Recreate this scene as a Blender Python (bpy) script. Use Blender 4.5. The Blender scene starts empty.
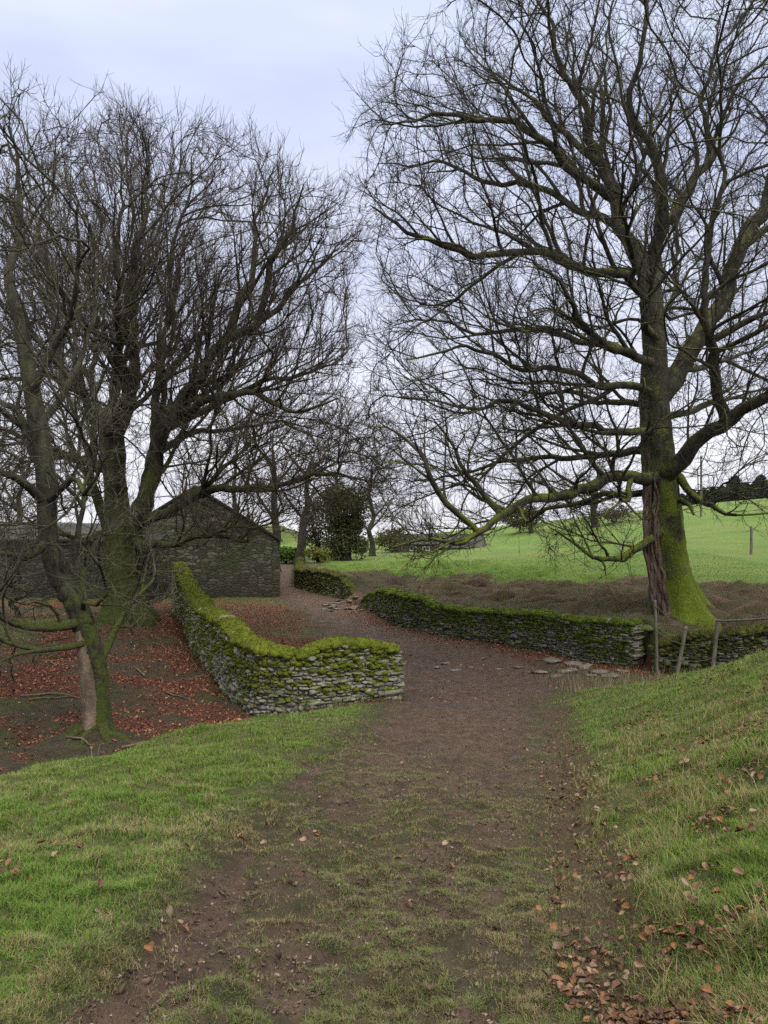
import bpy, math, random
import numpy as np
from mathutils import Vector
R = np.random.RandomState(7)
random.seed(7)
S = bpy.context.scene
COL = S.collection
F = 768.0                                    # focal length in pixels (768 x 1024 frame)
CAMZ = 1.6
def P(px, py, Y):
    return np.array([(px - 384) / F * Y, Y, CAMZ - (py - 512) / F * Y])

# ------------------------------------------------------------------ helpers
def fin(o, label=None, cat=None, group=None, kind=None):
    if label: o['label'] = label
    if cat: o['category'] = cat
    if group: o['group'] = group
    if kind: o['kind'] = kind
    return o
def empty(name, loc=(0, 0, 0)):
    o = bpy.data.objects.new(name, None); COL.objects.link(o); o.location = loc
    o.empty_display_size = .2
    return o
def mesh_np(name, V, faces, smooth=True, col=None, attrs=None):
    """faces: list of int arrays (n,k)"""
    me = bpy.data.meshes.new(name)
    V = np.asarray(V, np.float32)
    me.vertices.add(len(V)); me.vertices.foreach_set('co', V.ravel())
    faces = [f for f in faces if len(f)]
    loops = np.concatenate([f.ravel() for f in faces]).astype(np.int32)
    tot = np.concatenate([np.full(len(f), f.shape[1], np.int32) for f in faces])
    st = np.concatenate([[0], np.cumsum(tot)[:-1]]).astype(np.int32)
    me.loops.add(len(loops)); me.loops.foreach_set('vertex_index', loops)
    me.polygons.add(len(tot)); me.polygons.foreach_set('loop_start', st)
    me.polygons.foreach_set('loop_total', tot)
    if col is not None:
        a = me.color_attributes.new('Col', 'FLOAT_COLOR', 'POINT')
        c = np.ones((len(V), 4), np.float32); c[:, :3] = col
        a.data.foreach_set('color', c.ravel())
    for k, v in (attrs or {}).items():
        a = me.color_attributes.new(k, 'FLOAT_COLOR', 'POINT')
        c = np.ones((len(V), 4), np.float32); c[:, :v.shape[1]] = v
        a.data.foreach_set('color', c.ravel())
    me.update(calc_edges=True)
    if smooth: me.shade_smooth()
    return me
def link(name, me, mat, parent=None):
    o = bpy.data.objects.new(name, me); COL.objects.link(o)
    if mat is not None and not me.materials: me.materials.append(mat)
    if parent is not None:
        o.parent = parent
        pl = parent
        off = Vector((0, 0, 0))
        while pl is not None:
            off += pl.location; pl = pl.parent
        o.location = -off                    # mesh data is in world coordinates
    return o
def sst(a, b, x):
    t = np.clip((x - a) / (b - a), 0, 1); return t * t * (3 - 2 * t)
def vnoise(x, y, seed=0):
    x = np.asarray(x, float); y = np.asarray(y, float)
    xi = np.floor(x).astype(np.int64); yi = np.floor(y).astype(np.int64)
    fx = x - xi; fy = y - yi
    fx = fx * fx * (3 - 2 * fx); fy = fy * fy * (3 - 2 * fy)
    def h(a, b):
        n = (a * 374761393 + b * 668265263 + seed * 1442695041) & 0xffffffff
        n = ((n ^ (n >> 13)) * 1274126177) & 0xffffffff
        n = n ^ (n >> 16)
        return (n & 0xffff) / 65535.0
    return (h(xi, yi) * (1 - fx) + h(xi + 1, yi) * fx) * (1 - fy) + (h(xi, yi + 1) * (1 - fx) + h(xi + 1, yi + 1) * fx) * fy
def fbm(x, y, seed=0, o=4):
    s = 0; a = .5; t = 0
    for i in range(o):
        s = s + a * vnoise(x * 2 ** i + 17.3 * i, y * 2 ** i - 9.1 * i, seed + i); t += a; a *= .5
    return s / t
def norm(v):
    return v / (np.linalg.norm(v, axis=-1, keepdims=True) + 1e-9)

# ------------------------------------------------------------------ node helpers
class NT:
    def __init__(s, name):
        s.m = bpy.data.materials.new(name); s.m.use_nodes = True
        s.t = s.m.node_tree; s.t.nodes.clear()
        s.out = s.n('ShaderNodeOutputMaterial'); s.b = s.n('ShaderNodeBsdfPrincipled')
        s.l(s.b.outputs[0], s.out.inputs[0])
        s.b.inputs['Specular IOR Level'].default_value = .25
        s.co = None
    def n(s, t): return s.t.nodes.new(t)
    def l(s, a, b): s.t.links.new(a, b)
    def put(s, v, sock):
        if isinstance(v, bpy.types.NodeSocket): s.l(v, sock)
        elif isinstance(v, (tuple, list)): sock.default_value = (*v, 1)[:4] if len(sock.default_value) == 4 else v
        else: sock.default_value = v
    def coords(s, kind='Object', scale=(1, 1, 1)):
        c = s.n('ShaderNodeTexCoord'); m = s.n('ShaderNodeMapping'); m.inputs['Scale'].default_value = scale
        s.l(c.outputs[kind], m.inputs[0]); return m.outputs[0]
    def noise(s, sc, det=4, rough=.6, vec=None, dist=0):
        n = s.n('ShaderNodeTexNoise'); n.inputs['Scale'].default_value = sc; n.inputs['Detail'].default_value = det
        n.inputs['Roughness'].default_value = rough; n.inputs['Distortion'].default_value = dist
        s.l(vec if vec is not None else s.vec(), n.inputs['Vector']); return n.outputs[0]
    def vec(s):
        if s.co is None: s.co = s.coords()
        return s.co
    def voro(s, sc, vec=None, feat='F1', out='Distance', rnd=1):
        n = s.n('ShaderNodeTexVoronoi'); n.feature = feat; n.inputs['Scale'].default_value = sc; n.inputs['Randomness'].default_value = rnd
        s.l(vec if vec is not None else s.vec(), n.inputs['Vector']); return n.outputs[out]
    def ramp(s, f, pts):
        r = s.n('ShaderNodeValToRGB'); e = r.color_ramp.elements
        while len(e) < len(pts): e.new(.5)
        for q, (p, c) in zip(e, pts):
            q.position = p; q.color = (*c, 1) if isinstance(c, (tuple, list)) else (c, c, c, 1)
        s.put(f, r.inputs[0]); return r.outputs[0]
    def mix(s, f, a, b, mode='MIX'):
        m = s.n('ShaderNodeMix'); m.data_type = 'RGBA'; m.blend_type = mode
        s.put(f, m.inputs[0]); s.put(a, m.inputs[6]); s.put(b, m.inputs[7]); return m.outputs[2]
    def math(s, op, a, b=0, clamp=False):
        m = s.n('ShaderNodeMath'); m.operation = op; m.use_clamp = clamp
        s.put(a, m.inputs[0]); s.put(b, m.inputs[1]); return m.outputs[0]
    def mr(s, v, a, b, c=0, d=1):
        m = s.n('ShaderNodeMapRange'); s.put(v, m.inputs[0])
        for i, q in enumerate((a, b, c, d)): m.inputs[i + 1].default_value = q
        return m.outputs[0]
    def attr(s, name):
        a = s.n('ShaderNodeAttribute'); a.attribute_name = name; return a.outputs['Color']
    def sep(s, v):
        a = s.n('ShaderNodeSeparateXYZ'); s.l(v, a.inputs[0]); return a.outputs
    def geo(s, k='Normal'):
        return s.n('ShaderNodeNewGeometry').outputs[k]
    def bump(s, h, st=.5, d=.02):
        b = s.n('ShaderNodeBump'); b.inputs['Strength'].default_value = st; b.inputs['Distance'].default_value = d
        s.l(h, b.inputs['Height']); s.l(b.outputs[0], s.b.inputs['Normal'])
    def done(s, col, rough=.85):
        s.put(col, s.b.inputs['Base Color']); s.put(rough, s.b.inputs['Roughness']); return s.m

def mat_bark(name, dark, light, moss, m_lo, m_hi, zbase=None, ztop=None, upw=.35):
    t = NT(name)
    v = t.coords('Object', (1, 1, .35))
    n1 = t.noise(9, 5, .7, v); n2 = t.noise(2.2, 4, .6); n3 = t.noise(22, 4, .7)
    c = t.mix(t.mr(n1, .35, .68), dark, light)
    up = t.sep(t.geo())[2]
    c = t.mix(1, c, t.ramp(t.noise(1.1, 5, .7), [(.35, .45), (.62, 1.25)]), 'MULTIPLY')
    f = t.math('ADD', n2, t.math('MULTIPLY', up, upw * .5))
    f = t.math('ADD', f, t.math('MULTIPLY', t.math('SUBTRACT', n3, .5), .35))
    if zbase is not None:
        z = t.sep(t.geo('Position'))[2]
        f = t.math('ADD', f, t.mr(z, zbase, ztop, .24, -.06))
    f = t.mr(f, m_lo, m_hi)
    mc = t.mix(t.mr(n3, .3, .7), tuple(q * .45 for q in moss), tuple(q * 1.25 for q in moss))
    c = t.mix(f, c, mc)
    h = t.math('ADD', t.math('MULTIPLY', n1, 1.0), t.math('MULTIPLY', n3, .7))
    t.bump(h, .8, .05)
    return t.done(c, .95)
def mat_twig(name, a, b):
    t = NT(name); n = t.noise(1.3, 2)
    return t.done(t.mix(t.mr(n, .35, .65), a, b), .9)
def mat_col(name, rough=.75, trans=0):
    t = NT(name); c = t.attr('Col')
    t.b.inputs['Specular IOR Level'].default_value = .15
    t.done(c, rough)
    if trans:
        tr = t.n('ShaderNodeBsdfTranslucent'); t.l(c, tr.inputs[0])
        mx = t.n('ShaderNodeMixShader'); mx.inputs[0].default_value = trans
        t.l(t.b.outputs[0], mx.inputs[1]); t.l(tr.outputs[0], mx.inputs[2]); t.l(mx.outputs[0], t.out.inputs[0])
    return t.m
def mat_stone(name, dark, light, moss, m_lo, m_hi):
    t = NT(name); v = t.vec()
    c = t.attr('Col')
    n1 = t.noise(14, 5, .65); n2 = t.noise(1.6, 4, .65); n3 = t.noise(45, 3, .7)
    c = t.mix(t.mr(n1, .3, .7), t.mix(1, c, dark, 'MULTIPLY'), t.mix(1, c, light, 'MULTIPLY'))
    lich = t.mr(t.noise(7, 4, .7), .56, .62)
    c = t.mix(t.math('MULTIPLY', lich, .5), c, (.34, .35, .3))
    up = t.sep(t.geo())[2]
    f = t.mr(t.math('ADD', t.math('ADD', n2, t.math('MULTIPLY', up, .16)), t.math('MULTIPLY', t.math('SUBTRACT', n1, .5), .35)), m_lo, m_hi)
    c = t.mix(f, c, t.mix(n3, tuple(q * .35 for q in moss), tuple(q * 1.3 for q in moss)))
    t.bump(t.math('ADD', n1, t.math('MULTIPLY', n3, .5)), .7, .03)
    return t.done(c, .92)
def mat_moss(name, a, b, c3):
    t = NT(name); n1 = t.noise(3.5, 4, .6); n2 = t.noise(40, 3, .7); n3 = t.noise(11, 4, .65)
    c = t.mix(t.mr(n1, .35, .65), a, b)
    c = t.mix(t.mr(n3, .55, .72), c, c3)
    c = t.mix(t.mr(n2, .3, .75), t.mix(1, c, (.4, .42, .4), 'MULTIPLY'), c)
    t.bump(n2, .9, .04)
    return t.done(c, 1)
def mat_masonry(name, c1, c2, mortar, cw=.38, ch=.12, green=.5, low=None):
    t = NT(name)
    tc = t.n('ShaderNodeTexCoord'); sx = t.sep(tc.outputs['Object'])
    cb = t.n('ShaderNodeCombineXYZ'); t.l(t.math('ADD', sx[0], sx[1]), cb.inputs[0]); t.l(sx[2], cb.inputs[1])
    w = t.n('ShaderNodeTexNoise'); w.inputs['Scale'].default_value = 2.5; t.l(cb.outputs[0], w.inputs['Vector'])
    vm = t.n('ShaderNodeVectorMath'); vm.operation = 'MULTIPLY_ADD'; t.l(w.outputs['Color'], vm.inputs[0]); vm.inputs[1].default_value = (.3, .2, 0); t.l(cb.outputs[0], vm.inputs[2])
    sc_ = t.n('ShaderNodeVectorMath'); sc_.operation = 'MULTIPLY'; t.l(vm.outputs[0], sc_.inputs[0]); sc_.inputs[1].default_value = (1 / cw, 1 / ch, 1)
    def vor(feat):
        v = t.n('ShaderNodeTexVoronoi'); v.voronoi_dimensions = '2D'; v.feature = feat; v.inputs['Scale'].default_value = 1; v.inputs['Randomness'].default_value = .85; t.l(sc_.outputs[0], v.inputs['Vector']); return v
    cell = t.sep(vor('F1').outputs['Color'])[0]; edge_ = vor('DISTANCE_TO_EDGE').outputs['Distance']
    stone_ = t.ramp(cell, [(0, tuple(q * .7 for q in c1)), (.5, c1), (.85, c2), (1, tuple(q * 1.3 for q in c2))])
    bcol = t.mix(t.mr(edge_, .02, .12), mortar, stone_)
    n1 = t.noise(6, 5, .7); n2 = t.noise(.7, 4, .6)
    c = t.mix(1, bcol, t.ramp(n1, [(.25, .55), (.75, 1.35)]), 'MULTIPLY')
    c = t.mix(t.math('MULTIPLY', t.mr(n2, .4, .68), green), c, (.055, .068, .03))
    if low:
        z = t.sep(t.geo('Position'))[2]
        f = t.mr(t.math('ADD', z, t.math('MULTIPLY', n2, 1.2)), low[0], low[1], 1, 0)
        c = t.mix(t.math('MULTIPLY', f, .8), c, low[2])
    t.bump(t.math('ADD', t.mr(edge_, 0, .15), n1), .8, .04)
    return t.done(c, .95)

# ------------------------------------------------------------------ terrain
def tps(pts):
    pts = np.array(pts, float); xy = pts[:, :2] / 10; n = len(pts)
    def U(d2): return d2 * np.log(d2 + 1e-9) * .5
    d2 = ((xy[:, None] - xy[None]) ** 2).sum(2)
    A = np.zeros((n + 3, n + 3)); A[:n, :n] = U(d2) + np.eye(n) * .002
    A[:n, n] = 1; A[:n, n + 1:] = xy; A[n, :n] = 1; A[n + 1:, :n] = xy.T
    w = np.linalg.solve(A, np.concatenate([pts[:, 2], [0, 0, 0]]))
    def f(x, y):
        x = np.asarray(x, float).ravel() / 10; y = np.asarray(y, float).ravel() / 10
        out = np.empty(len(x))
        for i in range(0, len(x), 20000):
            a = x[i:i + 20000]; b = y[i:i + 20000]
            d = (a[:, None] - xy[:, 0]) ** 2 + (b[:, None] - xy[:, 1]) ** 2
            out[i:i + 20000] = U(d) @ w[:n] + w[n] + w[n + 1] * a + w[n + 2] * b
        return out
    return f
LOW = [(0,-6,.4),(0,0,.05),(.2,3,-.1),(.3,6,-.5),(.8,10,-1.2),(1.2,14,-1.9),(1.5,17,-2.2),(1.5,20,-2.3),(.5,25,-2.35),(-1,30,-2.3),(-3,36,-2.3),(-5,45,-2.3),
 (-7,60,-2.2),(-10,100,-2),(-15,200,0),(-2,2,.1),(-2,4,-.15),(-3,6,-.55),(-3.3,7,-.8),(-2.6,9,-1.08),(-2.06,11,-1.38),(-1,13,-1.75),(.2,14.5,-2.02),
 (-6,6.7,-1.5),(-5,4.2,-.3),(-8,3,-.3),(-4.6,8.5,-1.75),(-5,10.5,-1.95),(-4.5,12,-1.92),(-3.3,12.2,-2.05),(-2.3,13.6,-2.2),(-3,17,-2.2),(-4.5,21,-2.1),(-8,11,-1.9),(-9,15,-1.6),
 (-7.4,22,-1.45),(-8.8,19,-1.5),(-12,18,-1.4),(-12,25,-1.9),(-7,27,-2.0),(-5,30,-2.2),(-10,33,-2.2),(-20,30,-2),(-20,10,-2),(-40,40,-2),(-60,100,-1),(-60,0,-2),(-200,200,3),(0,400,4),(-10,-30,2),
 (.75,2.65,-.08),(1.15,4.2,-.28),(1.5,6,-.53),(2.1,9,-1.03),(2.5,11,-1.39),(3,13.5,-1.8),(1.6,3,.2),(2.6,3,.5),(2.6,5,.15),(3.6,6,.25),(3,8,-.5),(4.5,9,-.07),(6,8,.45),
 (4.3,13,-1.3),(4.7,11.5,-.82),(6.2,11,-.35),(3.75,14,-1.68),(6,14.5,-1.75),(7.8,14.5,-1.5),(6.4,18,-2.25),(7.5,17.3,-2.15),(9.5,16,-1.8),(12,14,-1.0),(5,17,-2.25),(3.5,16.5,-2.22),
 (10,6,1.2),(20,6,2),(20,14,.5),(8,3,1.3),(4,0,.9),(12,-6,2),(60,0,4),(60,60,2),(20,40,-1.5),(6,26,-2.2),(10,20,-2.1),(200,0,6),(300,300,10)]
def q(*a): return tuple(P(*a))
UP = [q(640,625,19.3),q(600,621,20.3),q(540,616,22),q(480,612,23.7),q(430,602,25.2),q(395,592,27.2),q(370,588,31.5),q(340,575,35),q(300,571,40),(7.9,20.5,-1.15),q(480,592,27),
 q(480,572,34),q(435,561,48),q(435,575,34),q(435,554,60),q(580,545,50),q(580,531,80),q(768,575,30),q(768,540,50),q(768,504,110),q(640,522,80),q(400,541,115),q(500,529,115),q(560,522,120),q(640,513,125),q(700,505,130),q(768,498,135),q(850,492,140),(8,76,-2.4),(2,90,-2.3),q(450,536,115),q(768,500,260),q(690,506,260),(25,260,-6),(-10,180,-4.5),(0,700,-22),(300,700,0),(-200,500,-15),(700,400,10),q(700,607,21.5),q(640,600,22.5),
 q(700,640,18.8),q(768,628,17.2),(2,75,-2.35),(100,0,5),(12,16.5,-.75),(20,14,-.1),(40,20,.7),(-20,60,-2.2),(-60,300,-4),(20,0,0),(300,0,12)]
fl, fu = tps(LOW), tps(UP)
WALLC = [(40,6),(14,13.6),(10.5,16.0),(8.6,17.3),(6.68,18.65)]
WALLA = [(6.38,19.35),(5.68,20.25),(4.47,22),(2.96,23.7),(1.5,25.2),(.5,27.2),(-.45,31),(-.8,32.2)]
WALLB = [(-1.15,33.3),(-1.75,34.9),(-3.0,37),(-4.25,39.8),(-4.95,45),(-6.0,55)]
STEP = [(60,2)] + WALLC + [(6.68,20.0),(6.38,20.0)] + WALLA + WALLB + [(-18,100)]
POLY = STEP + [(-30,600),(700,600),(700,2)]
def inpoly(x, y, poly):
    x = np.asarray(x); y = np.asarray(y); r = np.zeros(x.shape, bool)
    for (x1, y1), (x2, y2) in zip(poly, poly[1:] + poly[:1]):
        c = ((y1 > y) != (y2 > y))
        if y1 != y2: r ^= c & (x < (x2 - x1) * (y - y1) / (y2 - y1) + x1)
    return r
def dline(x, y, pl):
    x = np.asarray(x, float); y = np.asarray(y, float); best = np.full(x.shape, 1e9); bt = np.zeros(x.shape)
    for i, (a, b) in enumerate(zip(pl[:-1], pl[1:])):
        ax, ay = a[:2]; bx, by = b[:2]; dx, dy = bx - ax, by - ay
        t = np.clip(((x - ax) * dx + (y - ay) * dy) / (dx * dx + dy * dy), 0, 1)
        d = np.hypot(x - ax - t * dx, y - ay - t * dy); m = d < best
        best = np.where(m, d, best); bt = np.where(m, i + t, bt)
    return best, bt
def side(x, y):
    d, t = dline(x, y, STEP); return np.where(inpoly(x, y, POLY), d, -d)
RUTL = [(-.95,2.2),(-.78,3),(-.68,5.2),(-.4,8.5),(.3,11)]
RUTM = [(.0,2.3),(.12,3.2),(.35,5),(.75,8)]
TRK = [(-.2,1.0,.75),(-.1,2.5,.8),(.1,4.5,.85),(.45,6.5,.9),(.95,10,1.05),(1.5,14,1.35),(2.1,18,2.0),(1.8,21,2.4),(.2,25,2.1),(-1.5,30,1.6),(-3.5,35,1.2),(-5.0,41,.75),(-6.3,48,.7),(-8.3,60,.8)]
CREST = [(-14,1.5),(-8,3),(-5,4.4),(-3.5,7),(-2.06,11),(-1,13),(.3,14.7)]
GUL = CREST + [(.2,15.2),(-2.3,14.7),(-3.2,16.2),(-4.75,20),(-6.5,25),(-8.1,30),(-30,30),(-40,5)]
def trk(x, y):
    d, t = dline(x, y, TRK); hw = np.interp(t, range(len(TRK)), [p[2] for p in TRK])
    return d / hw, t
def ground_z(x, y):
    x = np.asarray(x, float); y = np.asarray(y, float); sh = x.shape; x = x.ravel(); y = y.ravel()
    s = side(x, y)
    # soft, collapsed stretch between the two retaining walls
    soft = np.exp(-((x + 1.1) ** 2 + (y - 32.8) ** 2) / 1.3)
    w = .12 + soft * 1.1
    k = sst(-w, w, s)
    z = fl(x, y) * (1 - k) + fu(x, y) * k
    td, tt = trk(x, y)
    on = sst(1.25, .6, td)
    far = sst(60, 20, np.hypot(x, y))
    z = z - .085 * np.maximum(0, y - 150 - 130 * sst(10, 70, x))
    z = z + (fbm(x * .9, y * .9, 3) - .5) * .16 * far + (fbm(x * 5, y * 5, 5, 3) - .5) * .05 * far
    z = z + (fbm(x * 14, y * 14, 9, 2) - .5) * .05 * sst(18, 4, y)
    # ruts and poached mud on the track
    rut = np.exp(-((td * 1.0 - .62) / .22) ** 2)
    z = z - rut * .055 * sst(.35, .7, fbm(x * .7, y * .7, 21)) * sst(22, 10, y)
    z = z + on * (fbm(x * 9, y * 9, 31, 3) - .5) * .085 * far
    rl, _ = dline(x, y, RUTL); rm, _ = dline(x, y, RUTM); cl = fbm(x * 6, y * 6, 33, 3)
    z = z - (np.exp(-(rl / .13) ** 2) * .055 - np.exp(-((rl - .27) / .12) ** 2) * .025) * sst(.3, .6, fbm(x * .9, y * .9, 34)) - np.exp(-(rm / .12) ** 2) * .03 * sst(.4, .6, cl)
    z = z + (np.exp(-(rl / .3) ** 2) + np.exp(-(rm / .25) ** 2) * .6) * (fbm(x * 16, y * 16, 35, 3) - .5) * .06
    # ditch of leaves along the right edge of the track
    dr, _ = dline(x, y, [(.72,2),(1.0,3.5),(1.3,5.2),(1.75,7.5),(2.3,10),(2.8,12.5)])
    z = z - np.exp(-(dr / .2) ** 2) * .06
    # scrubby terraces trodden above the wall, root mounds
    sc = sst(.3, 1.5, s) * sst(11, 6, s) * sst(60, 40, y)
    z = z + sc * ((fbm(x * .8, y * 2.2, 41, 3) - .5) * .9)
    gl = inpoly(x, y, GUL)
    z = z + gl * (fbm(x * 1.3, y * 1.3, 51, 3) - .5) * .22
    rt = np.exp(-((x + 4.45) ** 2 + (y - 12) ** 2) / .45); z = z + rt * .22
    rt = np.exp(-((x - 7.8) ** 2 + (y - 20.6) ** 2) / 1.6) * sst(0, .4, s); z = z + rt * .22
    return z.reshape(sh)
def gz(x, y): return float(ground_z(np.array([x]), np.array([y]))[0])
def grad(segs):
    out = []
    for a, b, s in segs: out.append(np.arange(a, b, s))
    return np.concatenate(out)
def geom(a, b, s0):
    r = [a]; s = s0
    while r[-1] < b: r.append(r[-1] + s); s *= 1.16
    return np.array(r)
xs = np.concatenate([-geom(14, 700, .3)[::-1], grad([(-14 + .12, -6, .12), (-6, 6, .05), (6, 14, .1)]), geom(14, 700, .25)])
ys = np.concatenate([-geom(3, 80, .5)[::-1][:-1], grad([(-3, 1.5, .25), (1.5, 9, .045), (9, 16, .07), (16, 42, .1)]), geom(42, 700, .2)])
gx, gy = np.meshgrid(xs, ys)
gzz = ground_z(gx, gy)
nx, ny = len(xs), len(ys)
X, Y, Z = gx.ravel(), gy.ravel(), gzz.ravel()
def masks(x, y):
    s = side(x, y); td, tt = trk(x, y); gl = inpoly(x, y, GUL)
    n1 = fbm(x * 1.1, y * 1.1, 61); n2 = fbm(x * 3.2, y * 3.2, 62); n3 = fbm(x * .35, y * .35, 63)
    mud = sst(1.25, .55, td + (n2 - .5) * .9 + (n1 - .5) * .5)
    near = sst(8.5, 4.5, y)
    mud = mud * (1 - near * (1 - sst(.38, .62, n2 * .6 + n1 * .4)) * .72)
    mud = np.where(s > 0, mud * sst(.5, 0, s), mud)
    rl, _ = dline(x, y, RUTL); rm, _ = dline(x, y, RUTM)
    mud = np.maximum(mud, np.where(s < 0, .8 * sst(.2, .06, rl + (n2 - .5) * .42) * sst(.42, .6, fbm(x * 1.3, y * 1.3, 64)) + .0, 0))
    mud = np.maximum(mud, np.where(s < 0, .8 * sst(.22, .1, rm + (n2 - .5) * .3) * sst(.45, .58, fbm(x * 1.2, y * 1.2, 65)), 0))
    # leaf litter
    dW, _ = dline(x, y, WALLA)
    lit = np.where(gl, np.maximum(sst(.53, .66, n1 * .6 + n2 * .2 + n3 * .3), .8 * sst(3, .6, dline(x, y, [(-2.3,14.7),(-3.2,16.2),(-4.75,20),(-6.5,25)])[0]) * sst(.36, .5, n1)), 0)
    green_l = sst(-8.2, -9.5, x) * sst(15, 17, y) * sst(27, 24, y)
    lit = lit * (1 - green_l)
    inner = (~gl) & (s < 0) & (y > 15)
    lw, _ = dline(x, y, [(.2,15.2),(-2.3,14.7),(-3.2,16.2),(-4.75,20),(-6.5,25),(-8.1,30)])
    lit = np.where(inner, np.maximum(lit, sst(.9, 1.5, td + (n2 - .5) * .6) * sst(34, 30, y) * sst(2.2, .6, x) * .85 * sst(.25, .45, n1)), lit)
    lit = np.maximum(lit, (s < 0) * sst(1.7, .5, dW + (n1 - .5) * 1.2) * .95)
    dr, _ = dline(x, y, [(.72,2),(1.0,3.5),(1.3,5.2),(1.75,7.5),(2.3,10),(2.8,12.5)])
    leafd = sst(.3, .1, dr + (n2 - .5) * .25) * (s < 0)
    soil = np.where(gl, .85 * (1 - green_l), .7 * sst(1.7, 1.0, td + (n2 - .5) * .6) * (s < 0))
    sw = np.interp(x, [0, 3, 8], [2.6, 6.2, 9.8]) * np.interp(y, [24, 33], [1, .45])
    scrub = sst(0, .4, s) * sst(1.25, .75, (s + (n1 - .5) * 4.5) / sw) * sst(75, 45, y)
    field = sst(0, .3, s) * (1 - scrub)
    gap = np.exp(-((x + .6) ** 2 + (y - 33) ** 2) / 3.5) * sst(-1, .3, s)
    soil = np.maximum(soil, sst(.25, .5, gap + (n2 - .5) * .3)); field = field * (1 - sst(.2, .5, gap)); scrub = scrub * (1 - sst(.3, .6, gap) * .7)
    return dict(mud=mud, lit=lit, leafd=leafd, soil=soil, scrub=scrub, field=field, gl=gl, s=s, td=td)
M = masks(X, Y)
A1 = np.stack([M['mud'], M['lit'], M['scrub']], 1); A2 = np.stack([M['field'], M['soil'], M['leafd']], 1)

t = NT('ground_mix'); a1 = t.sep(t.attr('A1')); a2 = t.sep(t.attr('A2'))
n_f = t.noise(60, 5, .7); n_m = t.noise(7, 5, .65); n_l = t.noise(.9, 4, .6); n_x = t.noise(.12, 3, .6); n_g = t.noise(190, 2, .6)
grass = t.ramp(n_m, [(.2, (.05, .058, .018)), (.45, (.075, .092, .024)), (.6, (.13, .12, .045)), (.8, (.085, .11, .026))])
c = grass
fieldc = t.mix(t.mr(n_m, .3, .7), t.mix(t.mr(t.noise(.38, 5, .65), .38, .6), (.05, .115, .014), (.105, .185, .026)), (.115, .185, .032))
fieldc = t.mix(t.mr(n_x, .42, .62, 0, .5), fieldc, (.16, .175, .05))
c = t.mix(a2[0], c, fieldc)
scr = t.ramp(t.math('ADD', t.math('MULTIPLY', t.noise(1.3, 4, .6, t.coords('Object', (.6, 1.6, 1))), .7), t.math('MULTIPLY', n_m, .3)), [(.36, (.03, .02, .015)), (.44, (.1, .066, .044)), (.52, (.065, .07, .026)), (.56, (.1, .068, .046)), (.64, (.15, .105, .075))])
c = t.mix(a1[2], c, scr)
soil = t.mix(t.mr(n_m, .3, .7), (.035, .026, .02), (.085, .06, .045))
soil = t.mix(t.math('MULTIPLY', t.mr(n_l, .5, .62, 0, .85), t.mr(a2[1], .71, .82)), soil, (.055, .072, .016))
c = t.mix(a2[1], c, soil)
vl = t.voro(24, None, 'F1', 'Color'); vs = t.sep(vl)
litc = t.ramp(vs[0], [(.0, (.06, .024, .017)), (.35, (.15, .047, .029)), (.7, (.2, .065, .04)), (1, (.25, .1, .06))])
litc = t.mix(t.mr(n_f, .3, .65), (.05, .024, .018), litc)
c = t.mix(t.math('MULTIPLY', a1[1], t.mr(n_m, .25, .5, .5, 1)), c, litc)
mudc = t.mix(t.mr(n_m, .3, .7), (.056, .036, .025), (.165, .11, .08))
mudc = t.mix(t.mr(n_f, .3, .48, .75, 0), mudc, (.022, .014, .012))  # dark specks in the bump's lows, relief shading put into the mud colour
mudc = t.mix(t.mr(n_f, .58, .75, 0, .6), mudc, (.16, .118, .088))
mudc = t.mix(t.mr(n_l, .5, .68, 0, .5), mudc, (.055, .038, .03))
c = t.mix(t.mr(t.math('ADD', a1[0], t.math('MULTIPLY', t.math('SUBTRACT', n_m, .5), .6)), .25, .7), c, mudc)
c = t.mix(t.math('MULTIPLY', a2[2], .75), c, t.mix(n_f, (.04, .026, .02), (.15, .09, .06)))
t.bump(t.math('ADD', t.math('ADD', n_m, t.math('MULTIPLY', n_f, .6)), t.math('MULTIPLY', n_g, .25)), 1, .07)
M_GROUND = t.done(c, t.mix(t.math('MULTIPLY', a1[0], t.mr(n_l, .48, .62)), t.mr(n_m, .3, .7, .82, .97), (.5, .5, .5)))

vn = np.zeros((ny, nx, 3))
dzx = np.gradient(gzz, xs, axis=1); dzy = np.gradient(gzz, ys, axis=0)
vn[..., 0] = -dzx; vn[..., 1] = -dzy; vn[..., 2] = 1; vn = norm(vn).reshape(-1, 3)
ii, jj = np.meshgrid(np.arange(nx - 1), np.arange(ny - 1))
f0 = (jj * nx + ii).ravel(); quads = np.stack([f0, f0 + 1, f0 + nx + 1, f0 + nx], 1)
fm = M['td'][quads].mean(1); fs = M['s'][quads].mean(1); fgl = M['gl'][quads].mean(1)
zone = np.where((fm < 1.0) & (fs < 0), 1, np.where(fs > .0, 2, np.where(fgl > .5, 3, 0)))
for zid, nm in ((0, 'ground'), (1, 'dirt_track'), (2, 'field'), (3, 'terrain')):
    fq = quads[zone == zid]; used, inv = np.unique(fq.ravel(), return_inverse=True)
    me = mesh_np(nm, np.stack([X, Y, Z], 1)[used], [inv.reshape(-1, 4)], True, None, {'A1': A1[used], 'A2': A2[used]})
    me.normals_split_custom_set_from_vertices(vn[used].tolist())
    fin(link(nm, me, M_GROUND), kind='structure')

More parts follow.
